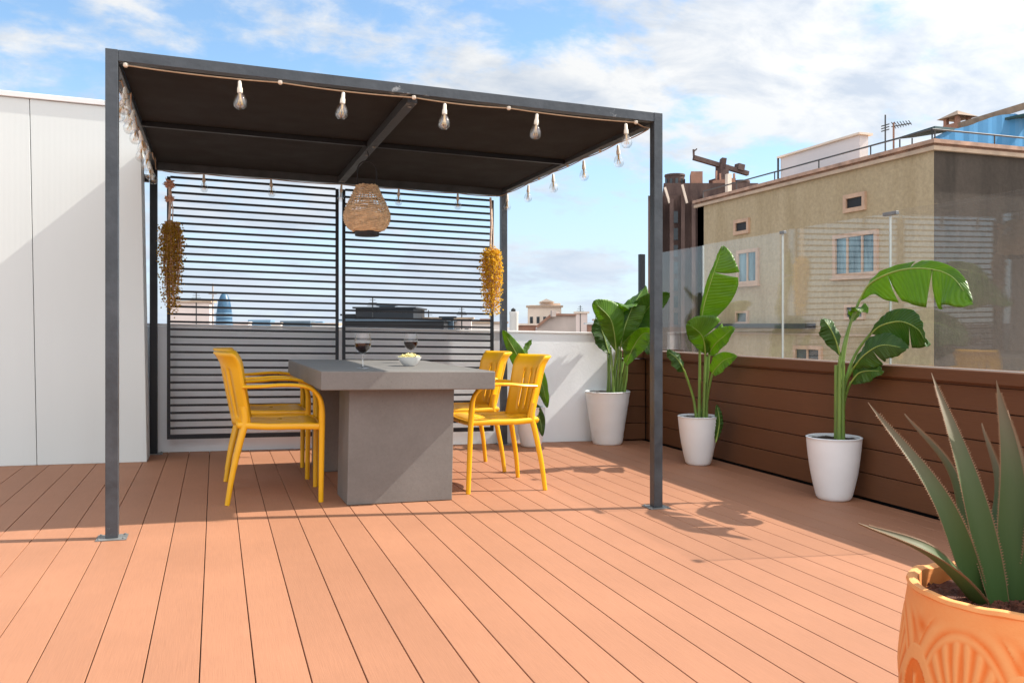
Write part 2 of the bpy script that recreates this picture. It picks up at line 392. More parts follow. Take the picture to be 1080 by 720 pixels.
# ================================================================== SETTING
mb = MB(); mb.add([(-6000, -6000, -19), (6000, -6000, -19), (6000, 6000, -19), (-6000, 6000, -19)], [(0, 1, 2, 3)])
tag(mb.build('ground', 'stone_ground'), kind='structure')
mb = MB(); mb.box(-5.5, 4.2, -2.6, 7.6, -19, -.06); tag(mb.build('terrace_slab', 'stone_ground', deck=False, fn=lambda p: Vector((p.x, p.y, p.z + (dz(p.x) if p.z > -1 else 0)))), kind='structure')

mb = MB(); pitch = .150; x = -.494 - pitch * 32 ; k = 0
rt = random.Random(3)
while x < 3.77:
    x1 = min(x + pitch, 3.775); g = .0017; c = .0013
    mb._t = rt.uniform(.93, 1.04)
    prof = [(x + g, -.022), (x + g, -c), (x + g + c, 0), (x1 - g - c, 0), (x1 - g, -c), (x1 - g, -.022)]
    ys = (-2.5, 7.10); n = len(prof)
    mb.add([(a, yy, b) for yy in ys for a, b in prof], [(i, i + 1, n + i + 1, n + i) for i in range(n - 1)] + [tuple(range(n))])
    x = x1
mb._t = .999
deck = mb.build('deck', 'deck', deck=True); tag(deck, kind='structure')
mb = MB(); mb.add([(-5.4, -2.5, -.03), (3.78, -2.5, -.03), (3.78, 7.1, -.03), (-5.4, 7.1, -.03)], [(0, 1, 2, 3)])
tag(mb.build('deck_underlay', 'dark', deck=True), kind='structure')

# white parapet behind the pergola
par = thing('parapet_wall', 'low white parapet wall closing the back of the terrace behind the slatted screens', 'wall', (1.5, 7.18, dz(1.5)))
mb = MB(); mb.box(-4.5, 3.53, 7.11, 7.30, -.05, .978); mb.build('wall', 'parapet', par, deck=True)
mb = MB(); mb.box(-4.5, 3.54, 7.10, 7.31, .980, 1.0, .004); mb.build('coping', 'white_cap', par, deck=True)

# tall white wall on the left
lw = thing('white_wall', 'tall white panelled wall standing left of the pergola', 'wall', (-2.5, 6.8, dz(-2.5)))
lean = lambda p: Vector((p.x - .018 * max(0, p.z), p.y, p.z))
mb = MB()
for a, b in ((-4.6, -3.482), (-3.478, -2.332), (-2.328, -1.173), (-1.169, -.468)): mb.box(a, b, 6.63, 6.92, 0.0, 2.535, .003)
mb.build('panel', 'panel_wall', lw, deck=True, fn=lean)
mb = MB(); mb.box(-4.6, -.455, 6.615, 6.935, 2.537, 2.575, .004); mb.build('coping', 'white_cap', lw, deck=True, fn=lean)
mb = MB(); mb.box(-4.6, -.476, 6.645, 6.91, .001, 2.53); mb.build('joint_filler', 'plate', lw, deck=True, fn=lean)

# brown clad wall on the right
bw = thing('clad_wall', 'low brown timber clad wall with a flat cap along the right side', 'wall', (3.9, 4, dz(3.9)))
mb = MB(); rb = random.Random(5); zz = [0.012, .165, .318, .471, .624, .757]
for i in range(5):
    mb._t = rb.uniform(.9, 1.08); mb.box(3.785, 3.84, -2.4, 7.02, zz[i] + .0025, zz[i + 1] - .0025, .003)
mb._t = .999; mb.build('cladding', 'clad', bw, deck=True)
mb = MB()
for i in range(5):
    mb._t = rb.uniform(.9, 1.08); mb.box(3.535, 3.782, 7.03, 7.09, zz[i] + .0025, zz[i + 1] - .0025, .003)
mb._t = .999; mb.build('end_cladding', 'clad_x', bw, deck=True)
mb = MB(); mb._t = .99; mb.box(3.842, 4.02, -2.4, 7.2, -.05, .755); mb.box(3.54, 3.838, 7.095, 7.2, -.05, .755); mb.build('core', 'frame_dark', bw, deck=True)
mb = MB(); mb._t = 1.02; mb.box(3.755, 4.06, -2.4, 7.22, .770, .838, .006); mb._t = 1.0; mb.box(3.52, 3.753, 7.005, 7.22, .770, .836, .006)
mb.box(3.79, 4.03, -2.4, 7.21, .757, .7695)
mb.build('cap', 'clad', bw, deck=True)

# glass balustrade: four panes
GX = 3.85
def pane(y0, y1, z1, label, clamp):
    t = thing('glass_panel', label, 'glass panel', (GX, (y0 + y1) / 2, .838 + dz(GX)), 'glass panels on the brown wall')
    mb = MB(); mb.box(GX, GX + .012, y0 + .007, y1 - .007, .842, z1); mb.build('pane', 'pane', t, deck=True)
    mb = MB(); mb.box(GX - .001, GX + .013, y0 + .0005, y0 + .0055, .842, z1); 
    mb.box(GX - .008, GX + .02, y0 + .007, y1 - .007, .8385, .8415); mb.build('edge', 'edge', t, deck=True)
    if clamp:
        mb = MB(); mb.box(GX - .006, GX + .018, y0 - clamp / 2, y0 + clamp / 2, z1 - .016, z1 + .005, .002); mb.build('clamp', 'plate', t, deck=True)
pane(6.15, 7.02, 1.742, 'narrow glass panel nearest the back corner, in front of the dark brown tower', 0)
pane(5.10, 6.145, 1.750, 'glass panel behind the plant with the tall furled leaf', .05)
pane(4.07, 5.095, 1.758, 'glass panel with a dark clip on top, between the middle and arching plants', .11)
pane(3.02, 4.065, 1.766, 'rightmost large glass panel above the agave in the orange pot', .05)
cp = thing('corner_post', 'short dark steel post at the back right corner beside the glass', 'post', (3.79, 7.12, .84 + dz(3.79)))
mb = MB(); mb.box(3.765, 3.815, 7.09, 7.14, .842, 1.742, .003); mb.build('upright', 'frame_dark', cp, deck=True)
mb = MB(); mb.box(3.74, 3.84, 7.065, 7.165, .8385, .8415); mb.build('foot_plate', 'plate', cp, deck=True)

# ================================================================== PERGOLA
XL, XR, YF, YB, H, T = -.48, 2.42, 4.29, 7.05, 2.262, .054
pg = thing('pergola', 'grey steel pergola with a dark brown canvas roof over the table', 'pergola', (.97, 5.67, dz(.97)))
for (x0, y0, mm) in ((XL, YF, 'frame'), (XR - T, YF, 'frame'), (XL + .005, YB - T, 'frame_dark'), (XR - T - .01, YB - T, 'frame')):
    mb = MB(); mb.box(x0, x0 + T, y0, y0 + T, .006, H if y0 < 5 else H - .02, .002)
    po = mb.build('post', mm, pg, deck=True)
    mb = MB(); cx, cy = x0 + T / 2, y0 + T / 2; mb.box(cx - .065, cx + .065, cy - .055, cy + .055, .0005, .0055, .001)
    for sx in (-1, 1):
        for sy in (-1, 1): mb.lathe([(.006, 0), (.006, .004), (.003, .006)], 8, (cx + sx * .052, cy + sy * .043, .0055), cap1=True)
    mb.build('base_plate', 'plate', po, deck=True)
def beam(name, x0, x1, y0, y1, z0, z1, mm='frame'):
    mb = MB(); mb.box(x0, x1, y0, y1, z0, z1, .0015); return mb.build(name, mm, pg, deck=True)
beam('beam', XL + T + .001, XR - T - .001, YF + .001, YF + T, H - .0525, H - .001)
beam('beam', XL + T + .006, XR - T - .011, YB - T, YB - .002, H - .088, H - .024)
beam('beam', XL + .001, XL + T - .002, YF + T + .001, YB - T - .001, H - .056, H - .003)
beam('beam', XR - T + .001, XR - .003, YF + T + .001, YB - T - .001, H - .056, H - .003)
beam('rafter', .945, .998, YF + T + .001, YB - T - .001, H - .082, H - .032)
beam('rafter', XL + T + .001, .943, 5.60, 5.63, H - .062, H - .034, 'frame_dark')
beam('rafter', 1.0, XR - T - .001, 5.60, 5.63, H - .062, H - .034, 'frame_dark')
beam('wall_bracket', -.545, XL + .003, 6.955, 6.995, 2.07, 2.125, 'frame_dark')
mb = MB(); mb.box(XL + T + .002, XR - T - .002, YF + T + .002, YB - T - .002, H - .030, H - .006); mb.build('canvas_roof', 'canvas', pg, deck=True)
for yy in (4.42, 5.5, 5.78, 6.9):
    mb = MB(); mb.lathe([(.011, 0), (.011, -.006), (.006, -.009)], 10, (.972, yy, H - .0825), cap1=True); mb.build('bolt', 'plate', pg, deck=True)

# slatted screens
def screen(x0, x1, z0, z1, label):
    t = thing('slatted_screen', label, 'screen', ((x0 + x1) / 2, 6.985, z0 + dz((x0 + x1) / 2)), 'slatted screens under the pergola')
    mb = MB(); mb.box(x0, x0 + .024, 6.975, 7.005, z0, z1); mb.box(x1 - .024, x1, 6.975, 7.005, z0, z1)
    mb.box(x0 + .0242, x1 - .0242, 6.975, 7.005, z0, z0 + .034); mb.build('frame', 'frame_dark', t, deck=True)
    mb = MB(); n = 34
    for i in range(n):
        z = z0 + .034 + .042 + (z1 - z0 - .085) * i / (n - 1); mb.box(x0 + .0243, x1 - .0243, 6.980, 6.999, z, z + .0165)
    mb.build('slats', 'frame_dark', t, deck=True)
screen(-.352, .948, .115, 2.125, 'dark slatted screen left of the light gap, behind the two left chairs')
screen(.978, 2.278, .125, 2.125, 'dark slatted screen right of the light gap, behind the lantern')

# ================================================================== TABLE
tb = thing('concrete_table', 'grey concrete dining table on two thick slab legs under the pergola', 'table', (1.05, 5.52, dz(1.05)))
tb.rotation_euler = (0, S, math.radians(1.6))
mb = MB(); mb.box(-.553, .445, -.865, .75, .656, .760, .005); mb.build('tabletop', 'concrete', tb, local=True)
for y0 in (-.735, .41):
    mb = MB(); mb.box(-.376, .237, y0, y0 + .335, .002, .6555, .004); mb.build('plinth', 'concrete', tb, local=True)
def tz(x): return .7605 + dz(x)
def wine_glass(x, y, label, s=1.0):
    t = thing('wine_glass', label, 'wine glass', (x, y, tz(x)), 'wine glasses on the table')
    P = lambda L: [(r * s, z * s) for r, z in L]
    mb = MB(); mb.lathe(P([(.034, 0), (.034, .002), (.012, .005), (.0045, .012), (.0042, .075), (.006, .086)]), 28, cap1=True); mb.build('stem', 'stemglass', t, local=True, smooth=True)
    mb = MB(); mb.lathe(P([(.006, .0865), (.022, .094), (.040, .112), (.0485, .138), (.048, .165), (.041, .204), (.0402, .204), (.047, .165), (.0475, .138), (.039, .113), (.021, .0955), (.003, .089)]), 36, cap0=False); mb.build('bowl', 'wineglass', t, local=True, smooth=True)
    mb = MB(); mb.lathe(P([(.003, .0895), (.021, .0965), (.0385, .114), (.0465, .138), (.0462, .148), (.001, .148)]), 32, cap1=True); mb.build('wine', 'wine', t, local=True, smooth=True)
wine_glass(.815, 4.97, 'wine glass of red wine standing alone near the front edge of the table')
wine_glass(1.285, 5.80, 'wine glass of red wine standing behind the small white bowl')
bo = thing('snack_bowl', 'small white bowl filled with pale yellow crisps on the table', 'bowl', (1.166, 5.3, tz(1.166)))
mb = MB(); mb.lathe([(.032, 0), (.036, .004), (.052, .018), (.070, .044), (.0775, .060), (.075, .060), (.066, .044), (.048, .022), (.001, .014)], 40); mb.build('bowl', 'ceramic', bo, local=True, smooth=True)
mb = MB(); rs = random.Random(2)
for i in range(70):
    a = rs.uniform(0, 2 * PI); r = .062 * math.sqrt(rs.random()); z = .05 + .020 * (1 - (r / .062) ** 2) + rs.uniform(0, .006)
    c = Vector((r * math.cos(a), r * math.sin(a), z)); R = Matrix.Rotation(rs.uniform(-.6, .6), 3, 'X') @ Matrix.Rotation(rs.uniform(-.6, .6), 3, 'Y') @ Matrix.Rotation(rs.uniform(0, 6), 3, 'Z')
    vs = []; n = 8
    for dzz in (0, .0016):
        for k in range(n):
            q = 2 * PI * k / n; x, y = .014 * math.cos(q), .011 * math.sin(q); vs.append(c + R @ Vector((x, y, dzz + 12 * x * x)))
    mb.add(vs, [tuple(reversed(range(n))), tuple(range(n, 2 * n))] + [(k, (k + 1) % n, n + (k + 1) % n, n + k) for k in range(n)])
mb.build('crisps', 'snack', bo, local=True)

# ================================================================== CHAIRS
def make_chair():
    t = thing('armchair', 'x', 'chair', (0, 0, 0), 'yellow armchairs around the table')
    # seat: dished plate with rolled front and slots
    NX, NY = 22, 19; vs = {}; mb = MB()
    def seat_pt(i, j):
        u = i / NX; w = j / NY * 2 - 1; x = -.215 + .465 * u
        hw = .205 + .028 * min(1, u * 1.6)
        z = .452 - .020 * math.sin(PI * min(1, u * 1.15)) * (1 - .6 * w * w) + .004
        if u > .84: z -= .028 * ((u - .84) / .16) ** 2
        z -= .010 * abs(w) ** 6
        return Vector((x, w * hw, z))
    vs = [seat_pt(i, j) for i in range(NX + 1) for j in range(NY + 1)]
    fs = []
    for i in range(NX):
        for j in range(NY):
            if 4 <= i < 17 and j in (3, 6, 9, 12, 15) : continue
            fs.append((i * (NY + 1) + j, (i + 1) * (NY + 1) + j, (i + 1) * (NY + 1) + j + 1, i * (NY + 1) + j + 1))
    # narrow the slots
    for j in (3, 6, 9, 12, 15):
        for i in range(4, 18):
            a, b = i * (NY + 1) + j, i * (NY + 1) + j + 1; m_ = (vs[a] + vs[b]) / 2
            vs[a] = m_ + (vs[a] - m_) * .3; vs[b] = m_ + (vs[b] - m_) * .3
    mb.add(vs, fs); o = mb.build('seat', 'yellow', t, local=True, smooth=True)
    sm = o.modifiers.new('Solidify', 'SOLIDIFY'); sm.thickness = .016; sm.offset = -1
    # apron under the seat
    mb = MB()
    for sd in (-1, 1): mb.tube([(-.205, sd * .203, .440), (-.05, sd * .224, .432), (.12, sd * .234, .434), (.235, sd * .238, .432)], [(.012, .019)] * 4, 10, flat=(0, 1, 0))
    mb.tube([(.243, -.232, .424), (.248, 0, .421), (.243, .232, .424)], [(.010, .015)] * 3, 10, flat=(1, 0, 0))
    mb.build('seat_frame', 'yellow', t, local=True, smooth=True)
    # backrest: curved shell with vertical slots and a rolled, flared top
    NZ, NW = 24, 27; vs = []
    for i in range(NZ + 1):
        v = i / NZ; z = .430 + .405 * v
        x0 = -.235 - .085 * v - .030 * max(0, (v - .80) / .2) ** 2
        hw = .196 + .012 * math.sin(PI * v) + .034 * v ** 3
        for j in range(NW + 1):
            w = j / NW * 2 - 1
            wrap = (.100 + .012 * v) * (abs(w) ** 2.2)
            zz = z + (.006 * w ** 4 * max(0, (v - .6) / .4)) + .008 * (1 - w * w) * max(0, (v - .8) / .2)
            vs.append(Vector((x0 + wrap, w * hw, zz)))
    fs = []; slots = (4, 8, 12, 14, 18, 22); slots = (4, 7, 10, 13, 16, 19, 22)
    for i in range(NZ):
        for j in range(NW):
            if 3 <= i < 19 and j in slots: continue
            fs.append((i * (NW + 1) + j, i * (NW + 1) + j + 1, (i + 1) * (NW + 1) + j + 1, (i + 1) * (NW + 1) + j))
    for j in slots:
        for i in range(3, 20):
            a, b = i * (NW + 1) + j, i * (NW + 1) + j + 1; m_ = (vs[a] + vs[b]) / 2
            k = .62 if 5 <= i < 18 else .3
            vs[a] = m_ + (vs[a] - m_) * k; vs[b] = m_ + (vs[b] - m_) * k
    mb = MB(); mb.add(vs, fs); o = mb.build('backrest', 'yellow', t, local=True, smooth=True)
    sm = o.modifiers.new('Solidify', 'SOLIDIFY'); sm.thickness = .013; sm.offset = 0
    for sd in (-1, 1):
        mb = MB(); mb.tube(spline([(-.178, sd * .199, .545), (-.166, sd * .203, .46), (-.188, sd * .212, .36), (-.228, sd * .226, .17), (-.252, sd * .237, .001)], 16), [(.017 - .0035 * i / 16, .022 - .008 * i / 16) for i in range(17)], 12, flat=(0, 1, 0)); mb.build('leg', 'yellow', t, local=True, smooth=True)
        mb = MB(); mb.tube(spline([(.256, sd * .235, .001), (.254, sd * .240, .2), (.252, sd * .246, .42), (.250, sd * .250, .50)], 14), [(.0135 + .004 * i / 14, .0145 + .004 * i / 14) for i in range(15)], 12, flat=(0, 1, 0)); mb.build('leg', 'yellow', t, local=True, smooth=True)
        mb = MB(); mb.tube(spline([(.250, sd * .250, .498), (.247, sd * .251, .55), (.232, sd * .253, .602), (.190, sd * .255, .645), (.125, sd * .257, .665), (.02, sd * .258, .668), (-.08, sd * .250, .660), (-.180, sd * .218, .655)], 30), [(.0175 + .006 * min(1, i / 14), .0185 - .0075 * min(1, i / 14)) for i in range(31)], 12, flat=(0, 1, 0)); mb.build('armrest', 'yellow', t, local=True, smooth=True)
    return t
ch0 = make_chair()
for i, (x, y, rz, lab) in enumerate((
    (.322, 5.165, math.radians(-2.5), 'front yellow armchair left of the table, nearest the left front post'),
    (.318, 5.92, math.radians(-1.5), 'yellow armchair left of the table, mostly hidden behind the nearer one'),
    (1.70, 5.185, math.radians(181.5), 'front yellow armchair right of the table, standing clear with its whole back in view'),
    (1.68, 5.90, math.radians(179), 'yellow armchair right of the table, behind the tabletop corner by the back post'))):
    o = ch0 if i == 0 else copy_tree(ch0)
    o.location = (x, y, dz(x)); o['label'] = lab
    o.rotation_euler = (0, S * math.cos(rz), rz)

# ================================================================== LANTERN
lt = thing('wicker_lantern', 'round woven wicker lantern hanging under the pergola roof', 'lantern', (.954, 5.65, 1.611 + dz(.954)))
prof = [(.066, .335), (.090, .285), (.125, .215), (.146, .160), (.151, .125), (.142, .085), (.118, .05), (.088, .032)]
def pr_at(z):
    for (r0, z0), (r1, z1) in zip(prof, prof[1:]):
        if z1 <= z <= z0: return r0 + (r1 - r0) * (z0 - z) / (z0 - z1)
    return prof[0][0]
zs = [p.y for p in spline([(r, z, 0) for r, z in prof], 24)]; rs_ = [p.x for p in spline([(r, z, 0) for r, z in prof], 24)]
mb = MB(); NR = 30
for k in range(NR):
    a = 2 * PI * k / NR; mb.tube([(r * math.cos(a), r * math.sin(a), z) for r, z in zip(rs_, zs)], .0030, 6)
for i in range(35):
    f = i / 34 * 24; j = min(int(f), 23); q = f - j; r0 = rs_[j] + (rs_[j + 1] - rs_[j]) * q; z = zs[j] + (zs[j + 1] - zs[j]) * q
    pts = []
    for k in range(NR * 2 + 1):
        a = PI * k / NR; pts.append(((r0 + .0048 * math.cos(NR / 2 * a + PI * i)) * math.cos(a), (r0 + .0048 * math.cos(NR / 2 * a + PI * i)) * math.sin(a), z + .002 * math.sin(a * 5 + i)))
    mb.tube(pts, .0042 if i % 6 else .0052, 5, cap=False)
mb.build('shade', 'wicker', lt, local=True, smooth=True)
mb = MB(); mb.lathe([(.078, .0), (.080, .004), (.080, .034), (.076, .034), (.076, .004)], 32); mb.build('base', 'black', lt, local=True, smooth=True)
mb = MB(); mb.lathe([(.067, .334), (.069, .340), (.064, .342), (.062, .334)], 32, cap0=False); mb.build('top_ring', 'black', lt, local=True, smooth=True)
mb = MB(); mb.tube([(-.064, 0, .335), (-.064, 0, .43)] + [(-.064 * math.cos(a), 0, .43 + .07 * math.sin(a)) for a in [PI * i / 12 for i in range(1, 12)]] + [(.064, 0, .43), (.064, 0, .335)], .0042, 8)
mb.tube([(0, 0, .498), (0, 0, .515), (.012, 0, .53), (.006, 0, .555), (0, 0, .569)], .003, 6); mb.build('handle', 'black', lt, local=True, smooth=True)
mb = MB(); mb.lathe([(.04, .036), (.04, .15), (.001, .15)], 20); mb.build('candle', 'socket', lt, local=True, smooth=True)

# ================================================================== STRING LIGHTS
sl = thing('string_light', 'string of clear bulbs on a beige cable around the pergola beams', 'string lights', (.97, YF, H - .06 + dz(.97)))
zc = H - .066
def bulb_proto():
    mb = MB(); mb.lathe([(.004, 0), (.0085, -.006), (.0095, -.030), (.0125, -.038), (.0130, -.056), (.0125, -.060)], 16, cap0=True, cap1=True); b = mb.build('bulb', 'socket', sl, local=True, smooth=True)
    mb = MB(); mb.lathe([(.0125, -.0605), (.016, -.068), (.024, -.080), (.0305, -.096), (.0325, -.110), (.029, -.125), (.018, -.137), (.001, -.141)], 24, cap0=False); mb.build('glass', 'clear', b, local=True, smooth=True)
    mb = MB(); mb.lathe([(.006, -.061), (.005, -.085), (.002, -.09)], 8, cap1=True)
    for k in range(6):
        a = 2 * PI * k / 6; mb.tube([(.004 * math.cos(a), .004 * math.sin(a), -.085), (.013 * math.cos(a), .013 * math.sin(a), -.118)], .0011, 4)
    mb.build('filament', 'filament', b, local=True); return b
bp_ = bulb_proto(); base = sl.location.copy(); first = True; rbul = random.Random(9)
def place_bulb(x, y, z, tilt=.05):
    global first
    o = bp_ if first else copy_tree(bp_, sl); first = False
    o.location = Vector((x, y, z + dz(x))) - base; o.rotation_euler = (rbul.uniform(-tilt, tilt), rbul.uniform(-tilt, tilt), rbul.uniform(0, 6))
fx = [-.40, .11, .608, 1.135, 1.653, 2.191]
for x in fx[1:]: place_bulb(x, YF + .012, zc - .012, .09)
ry = [4.42, 4.82, 5.35, 5.91, 6.44, 6.97]
for y in ry[1:]: place_bulb(XR - .02, y, zc - .012)
for x in (-.087, .415, .97, 1.444, 1.954): place_bulb(x, YB - T - .02, H - .10)
for y in (4.36, 4.44, 4.53, 4.66, 4.80, 4.95, 5.15, 5.45, 5.78, 6.10, 6.45, 6.80): place_bulb(XL + .045 + rbul.uniform(-.02, .02), y, zc - .03 + rbul.uniform(-.03, .01), .3)
mb = MB()
def run(pts, sag=.008):
    out = []
    for (a, b) in zip(pts, pts[1:]):
        a, b = Vector(a), Vector(b)
        for i in range(10): t = i / 10; p = a.lerp(b, t); p.z -= sag * 4 * t * (1 - t); out.append(p)
    out.append(Vector(pts[-1])); mb.tube(out, .0036, 6)
hk = [(-.395, YF + .012), (.30, YF + .012), (.97, YF + .012), (1.49, YF + .012), (2.255, YF + .012)]
run([(x, y, zc) for x, y in hk] + [(XR - .02, 4.40, zc + .004)])
run([(XR - .02, y, zc + .002) for y in ry])
run([(XR - .02, 6.97, zc), (2.30, YB - T - .02, H - .10)])
run([(x, YB - T - .02, H - .098) for x in (2.30, 1.954, 1.444, .97, .415, -.087, -.38)])
run([(XL + .05 + rbul.uniform(-.02, .02), y, zc - .01 + rbul.uniform(-.015, .01)) for y in (4.30, 4.5, 4.75, 5.0, 5.3, 5.6, 5.95, 6.3, 6.6, 6.95)], .03)
mb.build('cable', 'cable', sl, deck=True, smooth=True)
mb = MB()
for x, y in hk: mb.lathe([(.003, .012), (.011, .008), (.012, -.004), (.006, -.010)], 10, (x, y, zc), cap1=True)
for y in (5.08, 5.63, 6.2): mb.lathe([(.003, .012), (.009, .008), (.010, -.004), (.005, -.010)], 10, (XR - .02, y, zc), cap1=True)
mb.build('cable_clip', 'socket', sl, deck=True, smooth=True)

# ================================================================== DRIED FLOWERS
def bunch(x, y, ztop, zbot, wid, mm, rope_top, seed, label, bow):
    r = random.Random(seed)
    t = thing('dried_flower_bunch', label, 'dried flowers', (x, y, zbot + dz(x)), 'dried flower bunches on the back posts')
    L = ztop - zbot
    mb = MB(); st = MB()
    for k in range(64):
        a = r.uniform(0, 2 * PI); rad = wid * math.sqrt(r.random()); ln = L * (r.uniform(.35, 1.0) if k > 12 else r.uniform(.8, 1))
        px, py = rad * math.cos(a), rad * math.sin(a) * .55
        ox = r.uniform(-.25, .25) * wid
        pts = [Vector((x + px * .55, y + py * .55, ztop + .015)), Vector((x + px, y + py, ztop - .25 * ln)), Vector((x + px * .95 + ox * .3, y + py, ztop - .6 * ln)), Vector((x + px * (.45 + .3 * r.random()) + ox, y + py * .7, ztop - ln))]
        sp = spline(pts, 14); st.tube(sp, .0013, 4)
        for i in range(1, 15):
            for q in range(4):
                c = sp[i] + Vector((r.gauss(0, .015), r.gauss(0, .013), r.gauss(0, .014))); d = Vector((r.gauss(0, 1), r.gauss(0, 1), r.gauss(-.5, .8))).normalized(); e = d.orthogonal().normalized()
                e = Matrix.Rotation(r.uniform(0, 6), 3, d) @ e; l = r.uniform(.012, .024); w = l * .42; nn = d.cross(e) * l * .15
                mb.add([c, c + d * l * .5 + e * w - nn, c + d * l, c + d * l * .5 - e * w - nn, c + d * l * .5 + nn], [(0, 1, 4), (1, 2, 4), (2, 3, 4), (3, 0, 4)])
    mb.build('flowers', mm, t, deck=True); st.build('stalks', 'straw', t, deck=True)
    mb = MB()
    mb.tube([(x - .012, y, ztop), (x - .004, y - .003, (ztop + rope_top) / 2), (x - .010, y, rope_top)], .0095, 8); mb.tube([(x + .010, y, ztop - .02), (x + .016, y, ztop + .1), (x - .002, y, rope_top - .02)], .004, 6)
    mb.build('rope', 'rope', t, deck=True, smooth=True)
    if bow:
        mb = MB()
        for zc_, ra in ((rope_top, .050), (rope_top - .115, .040)):
            for k in range(46):
                d = Vector((r.gauss(0, 1), r.gauss(0, .7), r.gauss(0, 1))).normalized(); p0 = Vector((x - .01, y, zc_)); e = d.orthogonal().normalized()
                mid = p0 + d * ra * .6 + e * r.uniform(-.012, .012); mb.tube([p0, mid, p0 + d * ra * r.uniform(.7, 1.15)], [.004, .006, .001], 5)
        mb.build('bow', 'straw', t, deck=True)
bunch(-.322, 6.915, 1.76, 1.09, .085, 'dry_brown', 2.06, 4, 'brown and ochre dried flower bunch hanging beside the left back post', True)
bunch(2.245, 6.935, 1.69, 1.13, .080, 'dry_yellow', 2.14, 8, 'bright yellow dried flower bunch hanging beside the right back post', False)

# ================================================================== PLANTS
def leaf(parent, ctrl, w, side, mm='leaf', fold=.35, splits=(), wl=1.0, wr=1.0, wave=.010, peak=.42, petiole=None, seed=0, n=44, rib=.006):
    """broad strelitzia leaf along ctrl (3-D points); side = vector(s) across the blade"""
    r = random.Random(seed)
    path = spline(ctrl, n); sides = [Vector(s_) for s_ in (side if isinstance(side, list) else [side])]
    mq = 7; mb = MB(); rows = []
    ph = r.uniform(0, 6)
    sp = sorted(splits)
    def hw(t): return w * max(0.0, (math.sin(PI * min(1, t ** (math.log(.5) / math.log(peak)))) ** .62))
    cols = [-1 + i / mq for i in range(2 * mq + 1)]
    for half, wk in ((-1, wl), (1, wr)):
        cuts = [0.0] + [c for c, h in sp if h == half] + [1.0]
        for a, b in zip(cuts, cuts[1:]):
            k0, k1 = int(round(a * n)), int(round(b * n)); droop = r.uniform(-.12, .22) if len(cuts) > 2 else 0
            vs = []; uv = []
            for k in range(k0, k1 + 1):
                t = k / n; tg = (path[min(k + 1, n)] - path[max(k - 1, 0)]).normalized()
                f = t * (len(sides) - 1); j = min(int(f), len(sides) - 2) if len(sides) > 1 else 0
                sd = sides[0] if len(sides) == 1 else sides[j].lerp(sides[j + 1], f - j)
                sd = (sd - tg * sd.dot(tg)).normalized(); nr = tg.cross(sd)
                ext = 0
                for i in range(mq + 1):
                    s_ = i / mq; fo = fold + droop * s_
                    h_ = hw(t) * wk
                    p = path[k] + sd * half * s_ * h_ * math.cos(fo) + nr * s_ * h_ * math.sin(fo)
                    p += tg * (.16 * w * s_ * s_)
                    p += nr * wave * s_ * math.sin(t * 17 + ph + half) + nr * .004 * math.sin(t * 60 + ph) * s_
                    if a > 0: p += tg * .10 * w * s_ ** 1.5 * max(0, 1 - (k - k0) / max(1, (k1 - k0)) * 2)
                    if b < 1: p -= tg * .10 * w * s_ ** 1.5 * max(0, 1 - (k1 - k) / max(1, (k1 - k0)) * 2)
                    vs.append(p); uv.append((t, half * s_))
            m1 = mq + 1
            fs = [(q * m1 + i, q * m1 + i + 1, (q + 1) * m1 + i + 1, (q + 1) * m1 + i) for q in range(k1 - k0) for i in range(mq)]
            mb.add(vs, fs, uv)
    o = mb.build('leaf', mm, parent, smooth='weld')
    so = o.modifiers.new('Solidify', 'SOLIDIFY'); so.thickness = .0012
    mb = MB(); nr0 = None
    mb.tube([p for p in path[:int(n * .96)]], [max(.0012, rib * (1 - .85 * i / n)) for i in range(int(n * .96))], 6)
    mb.build('midrib', 'midrib', o, smooth=True)
    if petiole:
        mb = MB(); pp = spline([Vector(p) for p in petiole] + [path[0], path[1]], 18); mb.tube(pp, [.012 - .0055 * i / 18 for i in range(19)], 8); mb.build('stem', 'stem', parent, smooth=True)
    return o
def pot(parent, r1, r0, h, ridges=0, curve=.0):
    prof = []; N = 22
    for i in range(N + 1):
        t = i / N; r = r0 + (r1 - r0) * (t ** .8 if curve else t) + curve * math.sin(PI * t) * .5
        if ridges and (.08 < t < .42 or .72 < t < .96): r += .0013 * math.sin(t * ridges * 2 * PI)
        prof.append((r, h * t))
    prof[0] = (r0 - .006, .0015); prof.insert(1, (r0, .008))
    prof += [(r1 + .003, h + .003), (r1 - .004, h + .007), (r1 - .014, h + .003), (r1 - .018, h - .06), (r1 - .02, h - .075)]
    mb = MB(); mb.lathe(prof, 56); mb.build('pot', 'pot_white', parent, local=True, smooth=True)
    mb = MB(); rr = random.Random(int(h * 1000)); n = 26; rings = 6; R = r1 - .021
    vs = [(0, 0, h - .010)] + [(R * q / rings * math.cos(2 * PI * k / n), R * q / rings * math.sin(2 * PI * k / n), h - .010 + rr.uniform(-.006, .007)) for q in range(1, rings + 1) for k in range(n)]
    fs = [(0, 1 + k, 1 + (k + 1) % n) for k in range(n)] + [(1 + (q - 1) * n + k, 1 + q * n + k, 1 + q * n + (k + 1) % n, 1 + (q - 1) * n + (k + 1) % n) for q in range(1, rings) for k in range(n)]
    mb.add(vs, fs); mb.build('soil', 'soil', parent, local=True)
RT = Vector((CA, -SA, 0)); FW = Vector((SA, CA, 0)); UP = Vector((0, 0, 1))
GP = 'potted plants in white pots'
def stalk(parent, p, r0=.013, r1=.007):
    mb = MB(); sp = spline(p, 18); mb.tube(sp, [r0 + (r1 - r0) * i / 18 for i in range(19)], 8); mb.build('stem', 'stem', parent, smooth=True)

